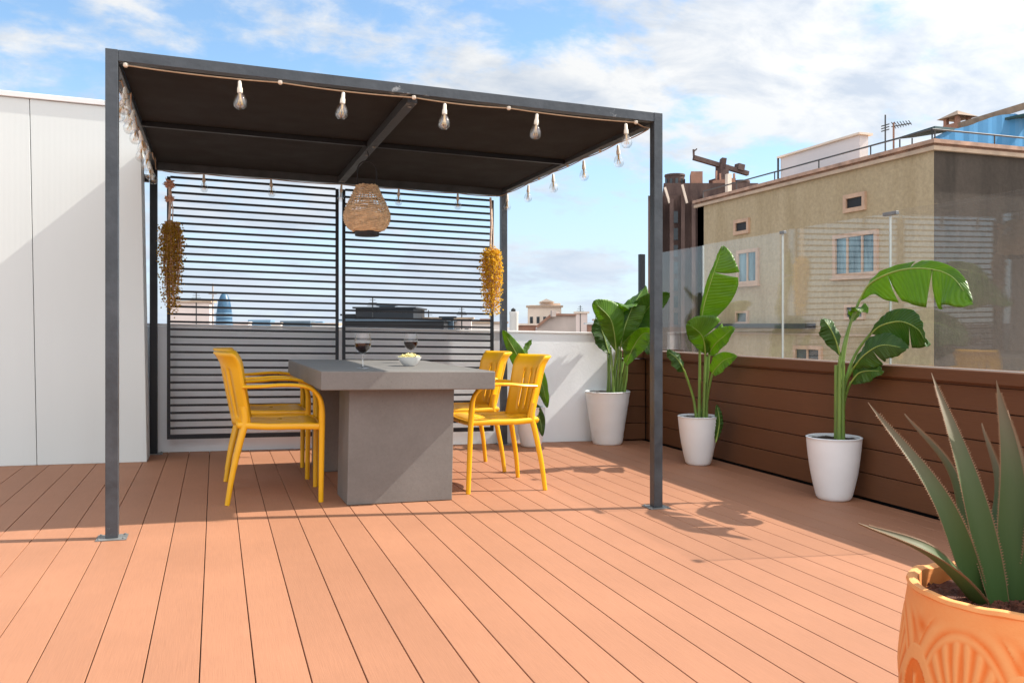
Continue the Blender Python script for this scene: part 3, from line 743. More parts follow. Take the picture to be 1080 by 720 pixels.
# back right corner plant, D about 7.5
p1 = thing('potted_plant', 'bushy broad leaved plant in the large ridged white pot at the back right corner', 'plant', (3.325, 6.89, dz(3.325)), GP)
pot(p1, .203, .131, .468, 16)
D1 = 7.60
A = lambda u, v, d=0: at(u, v, D1 + d)
def pets(p, u, v, dd=0): return [A(u, 421, dd * .3), A(u + (p[0] - u) * .25, v + 8, dd * .6)]
def lf1(base, ctrl, w, side, **k): leaf(p1, [A(*c) for c in ctrl], w, side, petiole=[A(base, 424, 0), A(base + (ctrl[0][0] - base) * .35, (424 + ctrl[0][1]) / 2, 0)], **k)
lf1(645, [(650, 372, -.1), (648, 352, -.2), (643, 335, -.28), (627, 319, -.34)], .118, RT + UP * .35, fold=.5, seed=1, peak=.55, wr=1.25)
lf1(650, [(654, 368, -.05), (659, 345, -.12), (668, 322, -.1), (680, 303, 0)], .125, RT * .9 + UP * .3 - FW * .3, fold=.45, seed=2, peak=.5, splits=((.6, -1),))
lf1(648, [(651, 362, .05), (653, 345, .08), (657, 329, .0), (660, 322, -.12), (664, 324, -.3)], .14, RT - FW * .1, fold=.2, seed=3, peak=.5, mm='leaf')
lf1(654, [(664, 372, -.05), (673, 362, -.15), (681, 360, -.2), (684, 372, -.24)], .105, UP * .8 + FW * .4 + RT * .5, fold=.3, seed=4, mm='leaf_dark')
lf1(652, [(662, 362, .1), (674, 340, 0), (686, 322, -.12), (705, 310, -.25)], .14, UP * .6 - RT * .7 + FW * .2, fold=.4, seed=5, mm='leaf_dark')
lf1(643, [(643, 375, .05), (638, 358, .1), (634, 345, .12), (633, 330, .12)], .10, RT * .8 + FW * .6, fold=.4, seed=6, mm='leaf_dark')
lf1(656, [(660, 385, -.1), (668, 366, -.25), (678, 352, -.32), (690, 352, -.35)], .10, UP - FW * .5, fold=.4, seed=7)
for u0, u1, v1, d in ((640, 641, 372, .03), (647, 644, 366, -.06), (653, 655, 370, .05), (657, 662, 376, -.03), (650, 652, 362, 0)): stalk(p1, [A(u0, 424, d), A((u0 + u1) / 2 + 1, 400, d), A(u1, v1, d)], .014)

# middle plant with the tall furled leaf
p2 = thing('potted_plant', 'white potted plant with one tall upright furled leaf against the brown wall', 'plant', (3.505, 5.665, dz(3.505)), GP)
pot(p2, .155, .090, .368, 0, .012)
D2 = 6.505
B = lambda u, v, d=0: at(u, v, D2 + d)
def lf2(base, ctrl, w, side, **k): leaf(p2, [B(*c) for c in ctrl], w, side, petiole=[B(base, 446, 0), B(base + (ctrl[0][0] - base) * .3, (446 + ctrl[0][1]) / 2, 0)], **k)
lf2(738, [(738, 348, -.05), (743, 320, -.12), (752, 290, -.2), (761, 263, -.22)], .20, [RT * .8 - FW * .5 + UP * .2], fold=.25, wl=.16, wr=1.0, seed=11, peak=.52, splits=((.70, 1),))
lf2(742, [(744, 374, -.04), (743, 362, -.1), (739, 352, -.15), (727, 342, -.2)], .15, RT + UP * .1, fold=.2, seed=12, peak=.5, wl=.7, wr=1.2, splits=((.55, 1),))
lf2(745, [(748, 372, -.02), (755, 362, -.15), (764, 354, -.22), (773, 346, -.26)], .085, UP * .6 - RT * .5 + FW * .5, fold=.5, seed=13)
lf2(735, [(722, 392, -.05), (718, 384, -.1), (713, 377, -.12), (704, 370, -.15)], .062, UP * .8 + RT * .35 + FW * .3, fold=.4, seed=14, mm='leaf_dark')
lf2(744, [(751, 394, -.05), (757, 386, -.15), (765, 379, -.22), (776, 376, -.28)], .070, UP * .9 + FW * .3 - RT * .3, fold=.3, seed=15)
leaf(p2, [B(755, 466, -.10), B(758, 452, -.10), B(758.5, 440, -.10), B(756, 427, -.09)], .036, RT + FW * .25, fold=.15, seed=16, mm='leaf_dark', peak=.5, wave=.002)
for u0, u1, v1, d in ((737, 738, 352, 0), (742, 744, 374, -.03), (740, 746, 376, .03)): stalk(p2, [B(u0, 446, d), B((u0 + u1) / 2, 415, d), B(u1, v1, d)], .013, .008)

# front right plant with the arching torn leaf
p3 = thing('potted_plant', 'white potted plant with a large arching torn leaf, nearest the orange pot', 'plant', (3.605, 4.27, dz(3.605)), GP)
pot(p3, .164, .098, .380, 0, .014)
D3 = 5.22
Cc = lambda u, v, d=0: at(u, v, D3 + d)
def lf3(base, ctrl, w, side, **k): leaf(p3, [Cc(*c) for c in ctrl], w, side, petiole=[Cc(base, 466, 0), Cc(base + (ctrl[0][0] - base) * .10, 466 + (ctrl[0][1] - 466) * .5, 0), Cc(base + (ctrl[0][0] - base) * .45, 466 + (ctrl[0][1] - 466) * .8, 0)], **k)
lf3(886, [(906, 318, -.03), (918, 299, -.12), (945, 286, -.32), (975, 283, -.50), (1003, 291, -.67), (1023, 316, -.80)], .215, [UP * -1 + FW * -.25, UP * -1 - FW * .35, UP * -.9 - RT * .25 - FW * .4], fold=.15, wl=.22, wr=1.0, seed=21, peak=.58, splits=((.34, 1), (.66, 1), (.5, -1)), wave=.014, rib=.008)
lf3(888, [(918, 352, -.08), (930, 343, -.18), (950, 339, -.32), (968, 347, -.46), (976, 361, -.54)], .14, [UP * -.9 - FW * .5 + RT * .2], fold=.25, wl=.55, wr=1.0, seed=22, mm='leaf_dark', peak=.5, splits=((.62, 1),))
lf3(886, [(900, 388, -.06), (912, 374, -.2), (930, 364, -.32), (955, 367, -.45)], .10, [UP * -.8 - FW * .6], fold=.3, seed=23, mm='leaf_dark', splits=((.5, 1),))
lf3(882, [(886, 376, 0), (882, 360, -.02), (876, 347, -.04), (869, 337, -.05)], .072, RT * .8 + FW * .3 - UP * .2, fold=.45, seed=24, mm='leaf_dark', peak=.55)
lf3(888, [(897, 404, -.05), (905, 394, -.12), (915, 391, -.2), (930, 391, -.3)], .07, UP * -.8 - FW * .6, fold=.3, seed=25, mm='leaf_dark')
lf3(884, [(897, 340, .02), (903, 330, .0), (908, 326, -.1), (914, 330, -.16)], .05, RT + UP * .3, fold=.4, seed=26)
for u0, u1, v1, d, a, b in ((883, 882, 385, 0, .020, .012), (888, 889, 380, -.03, .019, .012), (886, 892, 400, .03, .017, .010), (885, 886, 380, -.05, .016, .010)): stalk(p3, [Cc(u0, 468, d), Cc((u0 + u1) / 2, 430, d), Cc(u1, v1, d)], a, b)

# plant hidden behind the right chairs
p4 = thing('potted_plant', 'small leafy plant in a pale pot behind the right hand chairs, against the white parapet', 'plant', (2.58, 6.86, dz(2.58)), GP)
pot(p4, .122, .085, .34, 0, .02)
D4 = 7.33
Dd = lambda u, v, d=0: at(u, v, D4 + d)
def lf4(ctrl, w, side, **k): leaf(p4, [Dd(*c) for c in ctrl], w, side, petiole=[Dd(556, 440, 0), Dd((556 + ctrl[0][0]) / 2, (440 + ctrl[0][1]) / 2, 0)], **k)
lf4([(560, 402, -.1), (553, 388, -.16), (543, 370, -.2), (531, 349, -.24)], .078, RT * .9 + UP * .45, fold=.35, seed=31, mm='leaf')
lf4([(549, 394, 0), (551, 384, .02), (555, 373, .04), (560, 359, .06)], .06, RT * .6 + FW * .6, fold=.5, seed=32)
lf4([(563, 404, -.05), (568, 408, -.12), (574, 416, -.16), (577, 429, -.18)], .05, RT + UP * .4, fold=.35, seed=33, mm='leaf')
lf4([(562, 424, -.05), (566, 434, -.1), (570, 444, -.12), (572, 459, -.14)], .05, RT + UP * .3, fold=.3, seed=34, mm='leaf_dark')
lf4([(556, 400, -.05), (563, 390, -.1), (571, 402, -.2), (577, 426, -.22)], .06, RT + UP * .4, fold=.4, seed=35)

# agave in the embossed terracotta pot
ACX, ACY = 1.637, 1.385
ag = thing('potted_agave', 'spiky grey green agave in an embossed orange terracotta pot at the lower right', 'agave', (ACX, ACY, dz(ACX)))
def relief(th, z):
    """height (0..1) of the moulded palmettes and arches"""
    per = 2 * PI / 6; h = 0.0; R = .208
    def arch(cx, zb, rx, rz, rays):
        a = (th - cx + PI) % (2 * PI) - PI; x = a * R / rx; y = (z - zb) / rz
        if y < -.05: return None
        rho = math.hypot(x, y); ph = math.atan2(x, max(y, 1e-4))
        return rho, ph
    cc = (th - .30) * 3; best = .45 + .26 * math.sin(z * 95 + 7 * abs(math.sin(cc)) + 1.5 * math.sin(th * 11)) * math.sin(th * 21 + z * 30)
    for k in range(6):
        q = arch(k * per + .30, .215, .098, .190, 9)
        if q:
            rho, ph = q
            if rho < 1.0:
                g = .5 + .5 * math.cos(ph * 21 + 4.2 * rho * (1 if ph > 0 else -1)); env = min(1, rho * 3) * min(1, (1 - rho) * 7)
                best = .25 + .6 * g * env
                if .88 < rho: best = max(best, .3 + .4 * math.sin(PI * (rho - .88) / .12))
                if rho < .16: best = .9 * (1 - rho / .16) + .2
            elif rho < 1.26: best = max(.15, .55 * math.sin(PI * (rho - 1.0) / .26) + .2)
    for k in range(6):
        q = arch(k * per + .30 + per / 2, .165, .050, .150, 7)
        if q:
            rho, ph = q
            if rho < 1.0:
                g = max(0, math.cos(ph * 6)) ** 1.5; env = max(0, min(1, rho * 4)) * max(0, min(1, (.86 - rho * (.85 + .15 * math.cos(ph * 6))) * 8))
                best = -.15 + 1.0 * g * env
            elif rho < 1.22: best = .85
    return best
mb = MB(); NT, NZ = 540, 150; zr = .45
def pot_r(z):
    t = z / zr
    return .150 + .072 * math.sin(min(1, t * 1.35 + .12) * PI / 2) - .022 * max(0, (t - .55) / .45) ** 1.4
vs = []; tn = []
for i in range(NZ + 1):
    z = zr * i / NZ
    fade = min(1, z / .03) * max(0, min(1, (zr - .028 - z) / .03))
    for k in range(NT):
        th = 2 * PI * k / NT; r = relief(th, z); rr = pot_r(z) + .0038 * (r - .4) * fade
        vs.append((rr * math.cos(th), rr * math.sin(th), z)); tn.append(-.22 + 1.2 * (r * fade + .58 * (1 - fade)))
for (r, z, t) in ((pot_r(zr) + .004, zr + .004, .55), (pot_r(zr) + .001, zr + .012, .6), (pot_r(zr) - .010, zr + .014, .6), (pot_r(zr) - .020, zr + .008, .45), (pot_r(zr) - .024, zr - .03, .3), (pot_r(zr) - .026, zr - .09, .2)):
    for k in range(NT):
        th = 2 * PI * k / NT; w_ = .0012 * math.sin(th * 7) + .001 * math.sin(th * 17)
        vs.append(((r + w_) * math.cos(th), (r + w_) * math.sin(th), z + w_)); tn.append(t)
nr = len(vs) // NT
b0 = mb.add(vs, [(i * NT + k, i * NT + (k + 1) % NT, (i + 1) * NT + (k + 1) % NT, (i + 1) * NT + k) for i in range(nr - 1) for k in range(NT)] + [tuple(reversed(range(NT)))])
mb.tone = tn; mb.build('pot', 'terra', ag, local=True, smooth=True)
mb = MB(); rr = random.Random(6); n = 60; rings = 16; R = pot_r(zr) - .025
vs = [(0, 0, zr - .025)] + [(R * q / rings * math.cos(2 * PI * k / n), R * q / rings * math.sin(2 * PI * k / n), zr - .028 + rr.uniform(-.006, .007)) for q in range(1, rings + 1) for k in range(n)]
mb.add(vs, [(0, 1 + k, 1 + (k + 1) % n) for k in range(n)] + [(1 + (q - 1) * n + k, 1 + q * n + k, 1 + q * n + (k + 1) % n, 1 + (q - 1) * n + (k + 1) % n) for q in range(1, rings) for k in range(n)])
for i in range(260):
    a = rr.uniform(0, 2 * PI); q = R * .97 * math.sqrt(rr.random()); c = Vector((q * math.cos(a), q * math.sin(a), zr - .024)); s_ = rr.uniform(.003, .008)
    mb.add([c + Vector((rr.uniform(-1, 1), rr.uniform(-1, 1), rr.uniform(-.6, 1))) * s_ for _ in range(5)], [(0, 1, 2), (0, 2, 3), (0, 3, 1), (1, 2, 4), (2, 3, 4), (3, 1, 4)])
M['bark'] = mat('bark_mulch', (.12, .042, .024), .95, .6, 60, .6, 150)
mb.build('soil', 'bark', ag, local=True)
def agave_leaf(base, mid, tip, w, face, seed=0):
    r = random.Random(seed); n = 46; path = spline([base, mid, tip], n); mb = MB(); rows = []; m = 10; uv = []; vs = []
    for i in range(n + 1):
        t = i / n; tg = (path[min(i + 1, n)] - path[max(i - 1, 0)]).normalized(); f = Vector(face); sd = tg.cross(f).normalized(); nrm = sd.cross(tg)
        hw = w * (.80 + .42 * math.sin(min(1, t * 2.6) * PI / 2) - .22) * 1.12 * (1 - t ** 1.2) ** 1.04 + .0005
        th = .021 * (1 - t) ** .8 + .0012
        cup = .34 * hw * (1 - .3 * t)
        for j in range(m):
            s_ = j / (m - 1) * 2 - 1
            vs.append(path[i] + sd * hw * s_ + nrm * (cup * s_ * s_)); uv.append((t, s_))
        for j in range(m):
            s_ = 1 - j / (m - 1) * 2
            vs.append(path[i] + sd * hw * s_ * .985 + nrm * (cup * s_ * s_ - th * (1 - s_ ** 2) - .0016)); uv.append((t, s_))
    q = 2 * m
    fs = [(i * q + k, i * q + (k + 1) % q, (i + 1) * q + (k + 1) % q, (i + 1) * q + k) for i in range(n) for k in range(q)] + [tuple(reversed(range(q))), tuple(n * q + k for k in range(q))]
    mb.add(vs, fs, uv)
    for i in range(3, n - 3):                                # marginal teeth
        for e in (0, m - 1):
            for o_ in (0, .5):
                a = vs[i * q + e].lerp(vs[(i + 1) * q + e], o_); tg = (vs[(i + 1) * q + e] - vs[i * q + e]).normalized(); inn = (vs[i * q + (1 if e == 0 else m - 2)] - vs[i * q + e]).normalized(); l = .0032 + .0026 * r.random(); u_ = tg.cross(inn) * .0009
                mb.add([a - tg * .0018 + u_, a + tg * .0018 + u_, a - inn * l + tg * .0016, a - tg * .0018 - u_, a + tg * .0018 - u_], [(0, 1, 2), (4, 3, 2), (0, 2, 3), (1, 4, 2)], [(i / n, 1.0)] * 5)
    mb.build('leaf', 'agave', ag, smooth=True)
G = lambda u, v, D: at(u, v, D)
ac = Vector((ACX, ACY, zr - .03 + dz(ACX)))
def al(off, m_, t_, w, face, seed): agave_leaf(ac + Vector(off), G(*m_), G(*t_), w, face, seed)
tocam = Vector((0, 0, 1)) - 0 * UP
cam = Vector((-.76, -.64, .12))
al((-.03, .03, 0), (985, 583, 1.80), (905, 551, 1.84), .0238, UP * .9 + cam * .5, 1)
al((-.04, .04, 0), (989, 522, 1.86), (915.5, 424, 1.98), .0302, cam + UP * .45 + RT * .35, 2)
al((-.01, .08, 0), (1010, 505, 2.0), (954.5, 436, 2.12), .0245, UP * .8 + RT * .9 - FW * .1, 3)
al((-.01, .02, 0), (1019, 500, 1.90), (982.5, 393, 2.03), .0346, cam + UP * .3 + RT * .5, 4)
al((.03, .10, 0), (1056, 520, 2.06), (1036, 446, 2.14), .0245, RT * 1.0 - FW * .2 + UP * .3, 5)
al((.03, .02, 0), (1067, 500, 1.90), (1051, 401, 1.96), .0374, cam * 1 + RT * .2, 6)
al((.06, .06, 0), (1077, 510, 2.02), (1063, 432, 2.1), .0245, RT + FW * .2, 7)
al((.07, .0, 0), (1105, 500, 1.86), (1118, 400, 1.9), .0346, cam + UP * .2, 8)
al((.08, -.02, 0), (1140, 540, 1.80), (1190, 440, 1.80), .0324, cam + UP * .5, 9)
al((.06, .08, 0), (1120, 530, 2.1), (1165, 430, 2.3), .0302, -FW + UP * .6, 10)
al((.05, -.06, 0), (1120, 600, 1.66), (1170, 590, 1.55), .0288, UP + cam * .3, 11)
al((.0, .09, 0), (1075, 540, 2.2), (1090, 470, 2.45), .0288, -FW + UP * .5, 12)

# ================================================================== CITY
# ochre building at the right
BX, BY0, BY1, BZ = 16.0, 15.534, 25.9, 5.34
dR = Vector((1, 0, 0)); nR = Vector((0, -1, 0))
tan = thing('ochre_building', 'weathered ochre and grey rendered building behind the glass at the right', 'building', (22, 22, -19))
c0 = Vector((BX, BY0, 0)); c1 = c0 + dR * 16; c2 = Vector((c1.x, BY1 + 2, 0)); c3 = Vector((BX, BY1, 0))
def wallq(p, q, z0, z1, th, nrm):
    p, q, nrm = Vector(p), Vector(q), Vector(nrm); mb = MB()
    mb.add([p + UP * z0, q + UP * z0, q + UP * z1, p + UP * z1] + [v - nrm * th for v in (p + UP * z0, q + UP * z0, q + UP * z1, p + UP * z1)], [(0, 1, 2, 3), (7, 6, 5, 4), (0, 4, 5, 1), (1, 5, 6, 2), (2, 6, 7, 3), (3, 7, 4, 0)]); return mb
ci = Vector((BX + .4, 15.934, 0))
def wallp(out, name, mm):
    mb = MB(); n = len(out); vs = [p + UP * z for z in (-19, 5.10) for p in out]
    mb.add(vs, [tuple(reversed(range(n))), tuple(range(n, 2 * n))] + [(i, (i + 1) % n, n + (i + 1) % n, n + i) for i in range(n)]); mb.build(name, mm, tan)
wallp([c3, c3 + Vector((.4, 0, 0)), ci, c0], 'side_wall', 'tan_wall')
wallp([c0 + dR * .002, ci + dR * .002, c1 - nR * .4, c1], 'end_wall', 'gray_wall')
wallq(c1, c2, -19, 5.10, .4, (1, 0, 0)).build('side_wall', 'gray_wall', tan)
wallq(c2, c3, -19, 5.10, .4, (0, 1, 0)).build('end_wall', 'gray_wall', tan)
mb = MB(); mb.add([v + UP * 5.08 for v in (c0 + Vector((.3, .3, 0)), c1 + Vector((-.3, .3, 0)), c2 - Vector((.3, .3, 0)), c3 + Vector((.3, -.3, 0)))], [(0, 1, 2, 3)]); mb.build('roof', 'cornice_band', tan)
for zz0, zz1, ov, mm in ((5.105, 5.20, .10, 'cornice_band'), (5.203, 5.255, .04, 'cornice_red'), (5.258, 5.35, .15, 'cornice_red')):
    mb = MB(); k = -dR * ov
    P_ = [c3 + Vector((-ov, .1, 0)), c0 + Vector((-ov, 0, 0)) + nR * ov, c1 + nR * ov]
    I_ = [c3 + Vector((.45, .1, 0)), c0 + Vector((.45, .45, 0)), c1 - nR * .45]
    vs = [v + UP * z for z in (zz0, zz1) for v in P_ + I_]
    mb.add(vs, [(0, 1, 7, 6), (1, 2, 8, 7), (6, 7, 10, 9), (7, 8, 11, 10), (0, 3, 4, 1), (1, 4, 5, 2), (3, 9, 10, 4), (4, 10, 11, 5), (0, 6, 9, 3), (2, 5, 11, 8)]); mb.build('cornice', mm, tan)
def win(y0, y1, z0, z1, kind, mull=0, fw=.11):
    y0, y1 = min(y0, y1), max(y0, y1); mb = MB(); x = BX
    for a in ((y0, y1, z0, z0 + fw), (y0, y1, z1 - fw, z1), (y0, y0 + fw, z0 + fw, z1 - fw), (y1 - fw, y1, z0 + fw, z1 - fw)): mb.box(x - .07, x + .02, a[0], a[1], a[2], a[3])
    if kind == 'win': mb.box(x - .12, x, y0 - .05, y1 + .05, z0 - .06, z0 - .002)
    w = mb.build('window', 'winframe', tan)
    mb = MB(); mb.box(x - .015, x - .004, y0 + fw + .002, y1 - fw - .002, z0 + fw + .002, z1 - fw - .002); mb.build('pane', 'window' if kind == 'win' else ('dark' if kind == 'vent' else 'window_dark'), w)
    if mull:
        mb = MB()
        for k in range(1, mull + 1): yy = y0 + (y1 - y0) * k / (mull + 1); mb.box(x - .05, x - .017, yy - .03, yy + .03, z0 + fw + .003, z1 - fw - .003)
        mb.build('mullion', 'winframe', w)
win(18.53, 17.72, 3.99, 4.47, 'vent'); win(23.64, 22.81, 3.905, 4.39, 'vent')
win(18.94, 17.29, 2.26, 3.44, 'win', 2); win(23.48, 22.32, 2.27, 3.39, 'win', 1)
win(18.49, 17.76, 1.13, 1.53, 'low', fw=.07); win(23.54, 22.86, 1.02, 1.44, 'low', fw=.07)
win(20.62, 19.40, -.9, .40, 'low', 1)
mb = MB(); mb.box(BX - .35, BX - .001, 19.7, 24.6, .88, 1.03); mb.build('awning', 'frame_dark', tan)
mb = MB(); mb.box(BX - .06, BX - .001, 16.5, 25.6, .70, .745); mb.build('ledge', 'cornice_band', tan)
rl = MB(); po_ = MB()
ra = [c3 + Vector((.1, -.2, 5.35)), c0 + Vector((.1, .15, 5.35)), c0 + dR * 15.8 - nR * .12 + UP * 5.35]
for (a, b) in ((ra[0], ra[1]), (ra[1], ra[2])):
    rl.tube([a + UP * .30, b + UP * .30], .022, 6)
    n = int((b - a).length / 1.9)
    for i in range(n + 1): p = a.lerp(b, i / n); po_.tube([p, p + UP * .31], .02, 6)
r_ = rl.build('railing', 'rail_metal', tan); po_.build('railing_post', 'rail_metal', r_)
# things on its roof
sh = thing('roof_shed', 'white sheeted shed on the roof edge of the ochre building', 'shed', (17.15, 20.9, 5.08))
mb = MB(); mb.box(17.0, 17.3, 19.1, 22.6, 5.085, 6.30); mb.build('wall', 'shed', sh)
mb = MB(); mb.box(16.92, 17.4, 19.02, 22.7, 6.303, 6.36); mb.build('roof', 'pale_stone', sh)
mb = MB(); mb.tube([(16.95, 22.66, 5.09), (16.95, 22.66, 6.30)], .035, 6)
mb.build('drain_pipe', 'rail_metal', sh)
an = thing('roof_antenna', 'tall thin mast aerial on the ochre roof, left of the pair', 'antenna', (17.2, 18.35, 5.08), 'aerials on the ochre roof')
mb = MB(); mb.tube([(17.2, 18.35, 5.09), (17.2, 18.35, 6.70)], .022, 6); mb.build('mast', 'rail_metal', an)
mb = MB()
for k in range(3): mb.tube([(17.2, 18.35 - .14, 6.42 - k * .07), (17.2, 18.35 + .14, 6.42 - k * .07)], .016, 5)
mb.build('crossbar', 'rail_metal', an)
an = thing('roof_antenna', 'shorter aerial with a boom of rods on the ochre roof, right of the pair', 'antenna', (17.2, 18.05, 5.08), 'aerials on the ochre roof')
mb = MB(); mb.tube([(17.2, 18.05, 5.09), (17.2, 18.05, 6.42)], .028, 6); mb.build('mast', 'terra_brick', an)
mb = MB(); mb.tube([(17.2, 18.12, 6.33), (17.2, 17.45, 6.27)], .016, 5)
for k in range(7):
    y = 18.05 - k * .095; l = .20 - .012 * k; mb.tube([(17.2 - l * .4, y, 6.33 - k * .008 + l * .5), (17.2 + l * .4, y, 6.33 - k * .008 - l * .3)], .010, 4)
mb.build('boom', 'rail_metal', an)
cy = thing('roof_chimney', 'small brick chimney with a pointed tiled cap on the ochre roof', 'chimney', (19.1, 17.75, 5.08))
mb = MB(); mb.box(18.85, 19.35, 17.5, 18.0, 5.085, 6.45); mb.build('stack', 'terra_brick', cy)
for sx in (-.19, .19):
    for sy in (-.19, .19):
        mb = MB(); mb.box(19.1 + sx - .05, 19.1 + sx + .05, 17.75 + sy - .05, 17.75 + sy + .05, 6.452, 6.62); mb.build('cap_pillar', 'terra_brick', cy)
mb = MB(); e = .36; mb.add([(19.1 - e, 17.75 - e, 6.622), (19.1 + e, 17.75 - e, 6.622), (19.1 + e, 17.75 + e, 6.622), (19.1 - e, 17.75 + e, 6.622), (19.1, 17.75, 6.84)], [(0, 1, 4), (1, 2, 4), (2, 3, 4), (3, 0, 4), (3, 2, 1, 0)]); mb.build('cap', 'timber', cy)
aw = thing('roof_awning', 'dark teal awning over the roof terrace of the ochre building', 'awning', (17.4, 16.8, 5.08))
mb = MB(); a, b, c = at(949, 144.5, 21.3), at(986, 133.0, 20.4), at(1012, 135.5, 21.5); d = at(962, 143.5, 22.8)
mb.add([a, b, c, d, a - UP * .05, b - UP * .05, c - UP * .05, d - UP * .05], [(0, 1, 2, 3), (7, 6, 5, 4), (0, 4, 5, 1), (1, 5, 6, 2), (2, 6, 7, 3), (3, 7, 4, 0)]); mb.build('cloth', 'teal', aw)
for p in (a, b, d):
    mb = MB(); mb.tube([Vector((p.x + .05, p.y + .05, 5.09)), p - UP * .06], .02, 6); mb.build('awning_post', 'rail_metal', aw)
bt = thing('tarp_enclosure', 'bright blue tarpaulin enclosure on the roof terrace at the far right', 'tarpaulin', (19, 16.3, 5.08))
mb = MB(); L0 = Vector((16.75, 16.25, 0)); L1 = Vector((22.0, 17.25, 0)); n = 26; vs = []
for i in range(n + 1):
    p = L0.lerp(L1, i / n) + nR * .02 * math.sin(i * 1.9); top = 5.62 + .62 * min(1, i / 9) + .42 * max(0, min(1, (i - 9) / 8)) + .03 * math.sin(i * .6); vs += [p + UP * 5.085, p + UP * top, p - nR * .03 + UP * 5.085, p - nR * .03 + UP * top]
fs = []
for i in range(n): q = i * 4; fs += [(q, q + 4, q + 5, q + 1), (q + 2, q + 3, q + 7, q + 6), (q + 1, q + 5, q + 7, q + 3)]
mb.add(vs, fs); mb.build('sheet', 'blue', bt)
mb = MB(); mb.obox(at(1012, 133, 22.6), at(1100, 106, 22.8), .13, .18); mb.obox(at(1048, 131, 23.2), at(1100, 117, 23.2), .10, .10); mb.build('roof_beam', 'timber', bt)
mb = MB(); p, q = at(1052, 126, 22.4), at(1110, 113, 22.4); mb.add([p, q, q + Vector((.3, 1.8, -.15)), p + Vector((.3, 1.8, -.15)), p - UP * .06, q - UP * .06, q + Vector((.3, 1.8, -.21)), p + Vector((.3, 1.8, -.21))], [(0, 1, 2, 3), (7, 6, 5, 4), (0, 4, 5, 1), (1, 5, 6, 2), (2, 6, 7, 3), (3, 7, 4, 0)]); mb.build('canopy', 'teal', bt)
for u in (1055, 1076):
    p = at(u, 140, 21.3); mb = MB(); mb.tube([Vector((p.x, p.y + 1.2, 5.09)), Vector((p.x, p.y + 1.2, 6.15))], .03, 6); mb.build('enclosure_post', 'timber', bt)

# dark brown tower with a rooftop crane
D = 65
tw = thing('brown_tower', 'dark brown tower block with round turrets and a rusty rooftop crane', 'tower', (36, 58, -19))
AX = Vector((CA, -SA, 0)); AF = Vector((at(683.5, 0, 65).x, at(683.5, 0, 65).y, 0)).normalized()
def tp(u, z, dd=0): p = at(u, 0, D); return Vector((p.x, p.y, z)) + AF * dd
def tbox(u0, u1, z0, z1, d0, d1, name='wall', mm='tower_brown', par=tw):
    mb = MB(); a, b = tp(u0, 0), tp(u1, 0)
    vs = [v + UP * z + AF * d for z in (z0, z1) for (v, d) in ((a, d0), (b, d0), (b, d1), (a, d1))]
    mb.add(vs, [(0, 3, 2, 1), (4, 5, 6, 7), (0, 1, 5, 4), (1, 2, 6, 5), (2, 3, 7, 6), (3, 0, 4, 7)]); return mb.build(name, mm, par)
tbox(683.5, 800, -19, 10.9, 0, 9); tbox(700, 800, 10.903, 11.9, .2, 8)
for i, u in enumerate((683.5, 694, 706, 718, 729, 741, 753, 765)): tbox(u, u + 4, -19, 10.5 + (.5 if i % 2 else 0), -.5 - .25 * (i % 3), -.002, 'buttress')
for i, (u0, u1) in enumerate(((710.5, 715), (745, 749))):
    for k in range(7): tbox(u0, u1, 1.0 + k * 1.3, 1.9 + k * 1.3, -.06, -.003, 'window', 'window_dark')
def tcyl(u, z0, z1, rpx, name, mm, dd=2.0, rim=True):
    c = tp(u, z0, dd); r = rpx / FPX * D; mb = MB(); mb.lathe([(r, 0), (r, z1 - z0 - .15), (r * 1.06, z1 - z0 - .15), (r * 1.06, z1 - z0), (.01, z1 - z0 + .02)], 20, c, cap1=True); o = mb.build(name, mm, tw, smooth=True)
    mb = MB()
    for k in range(5):
        a = -PI / 2 - YAW + (k - 2) * .55; p = c + Vector((math.cos(a) * r, math.sin(a) * r, 0)); e = Vector((-math.sin(a), math.cos(a), 0)) * r * .14; q = Vector((math.cos(a), math.sin(a), 0)) * .05
        mb.add([p - e + q + UP * .3, p + e + q + UP * .3, p + e + q + UP * (z1 - z0 - .4), p - e + q + UP * (z1 - z0 - .4)], [(0, 1, 2, 3)])
    mb.build('opening', 'window_dark', o)
tcyl(712.5, 11.0, 12.85, 10.5, 'turret', 'tower_brown'); tcyl(784, 11.0, 12.35, 9.5, 'turret', 'tower_brown'); tcyl(752, 11.0, 12.2, 8, 'turret', 'tower_brown', 3.5)
tbox(729.5, 742, 11.91, 12.95, 1, 3, 'stair_house', 'terra_brick')
for u0, u1, z0, z1 in ((701, 706, 10.2, 11.4), (719, 724, 10.2, 11.6)):
    mb = MB(); mb.obox(tp(u0, z1, -.9), tp(u1, z0, -.9), .16, .16); mb.build('roof_rib', 'pale_stone', tw)
cr_ = MB(); cr_.obox(tp(764, 11.9, 2), tp(764, 13.6, 2), .75, .75, (1, 0, 0)); cr_.obox(tp(764, 11.9, 2), tp(764, 12.5, 2), 1.5, 1.5, (1, 0, 0)); crane = cr_.build('crane_tower', 'tower_brown', tw)
mb = MB(); mb.obox(tp(732.5, 14.05, 1.2), tp(793, 13.05, 2.6), .34, .34); mb.obox(tp(762, 13.75, 2), tp(767, 13.7, 2), .8, .8); mb.obox(tp(780, 13.55, 2.3), tp(787, 13.45, 2.5), .6, .5)
mb.obox(tp(732.8, 14.0, 1.2), tp(732.3, 14.7, 1.2), .12, .12, (1, 0, 0)); mb.obox(tp(732.3, 14.5, 1.2), tp(736, 14.75, 1.2), .1, .1); mb.build('crane_jib', 'tower_brown', crane)
mb = MB(); mb.obox(tp(767.5, 10.9, -.6), tp(767.5, 12.45, -.6), .35, .35, (1, 0, 0)); mb.build('flue', 'pale_stone', tw)
mb = MB()
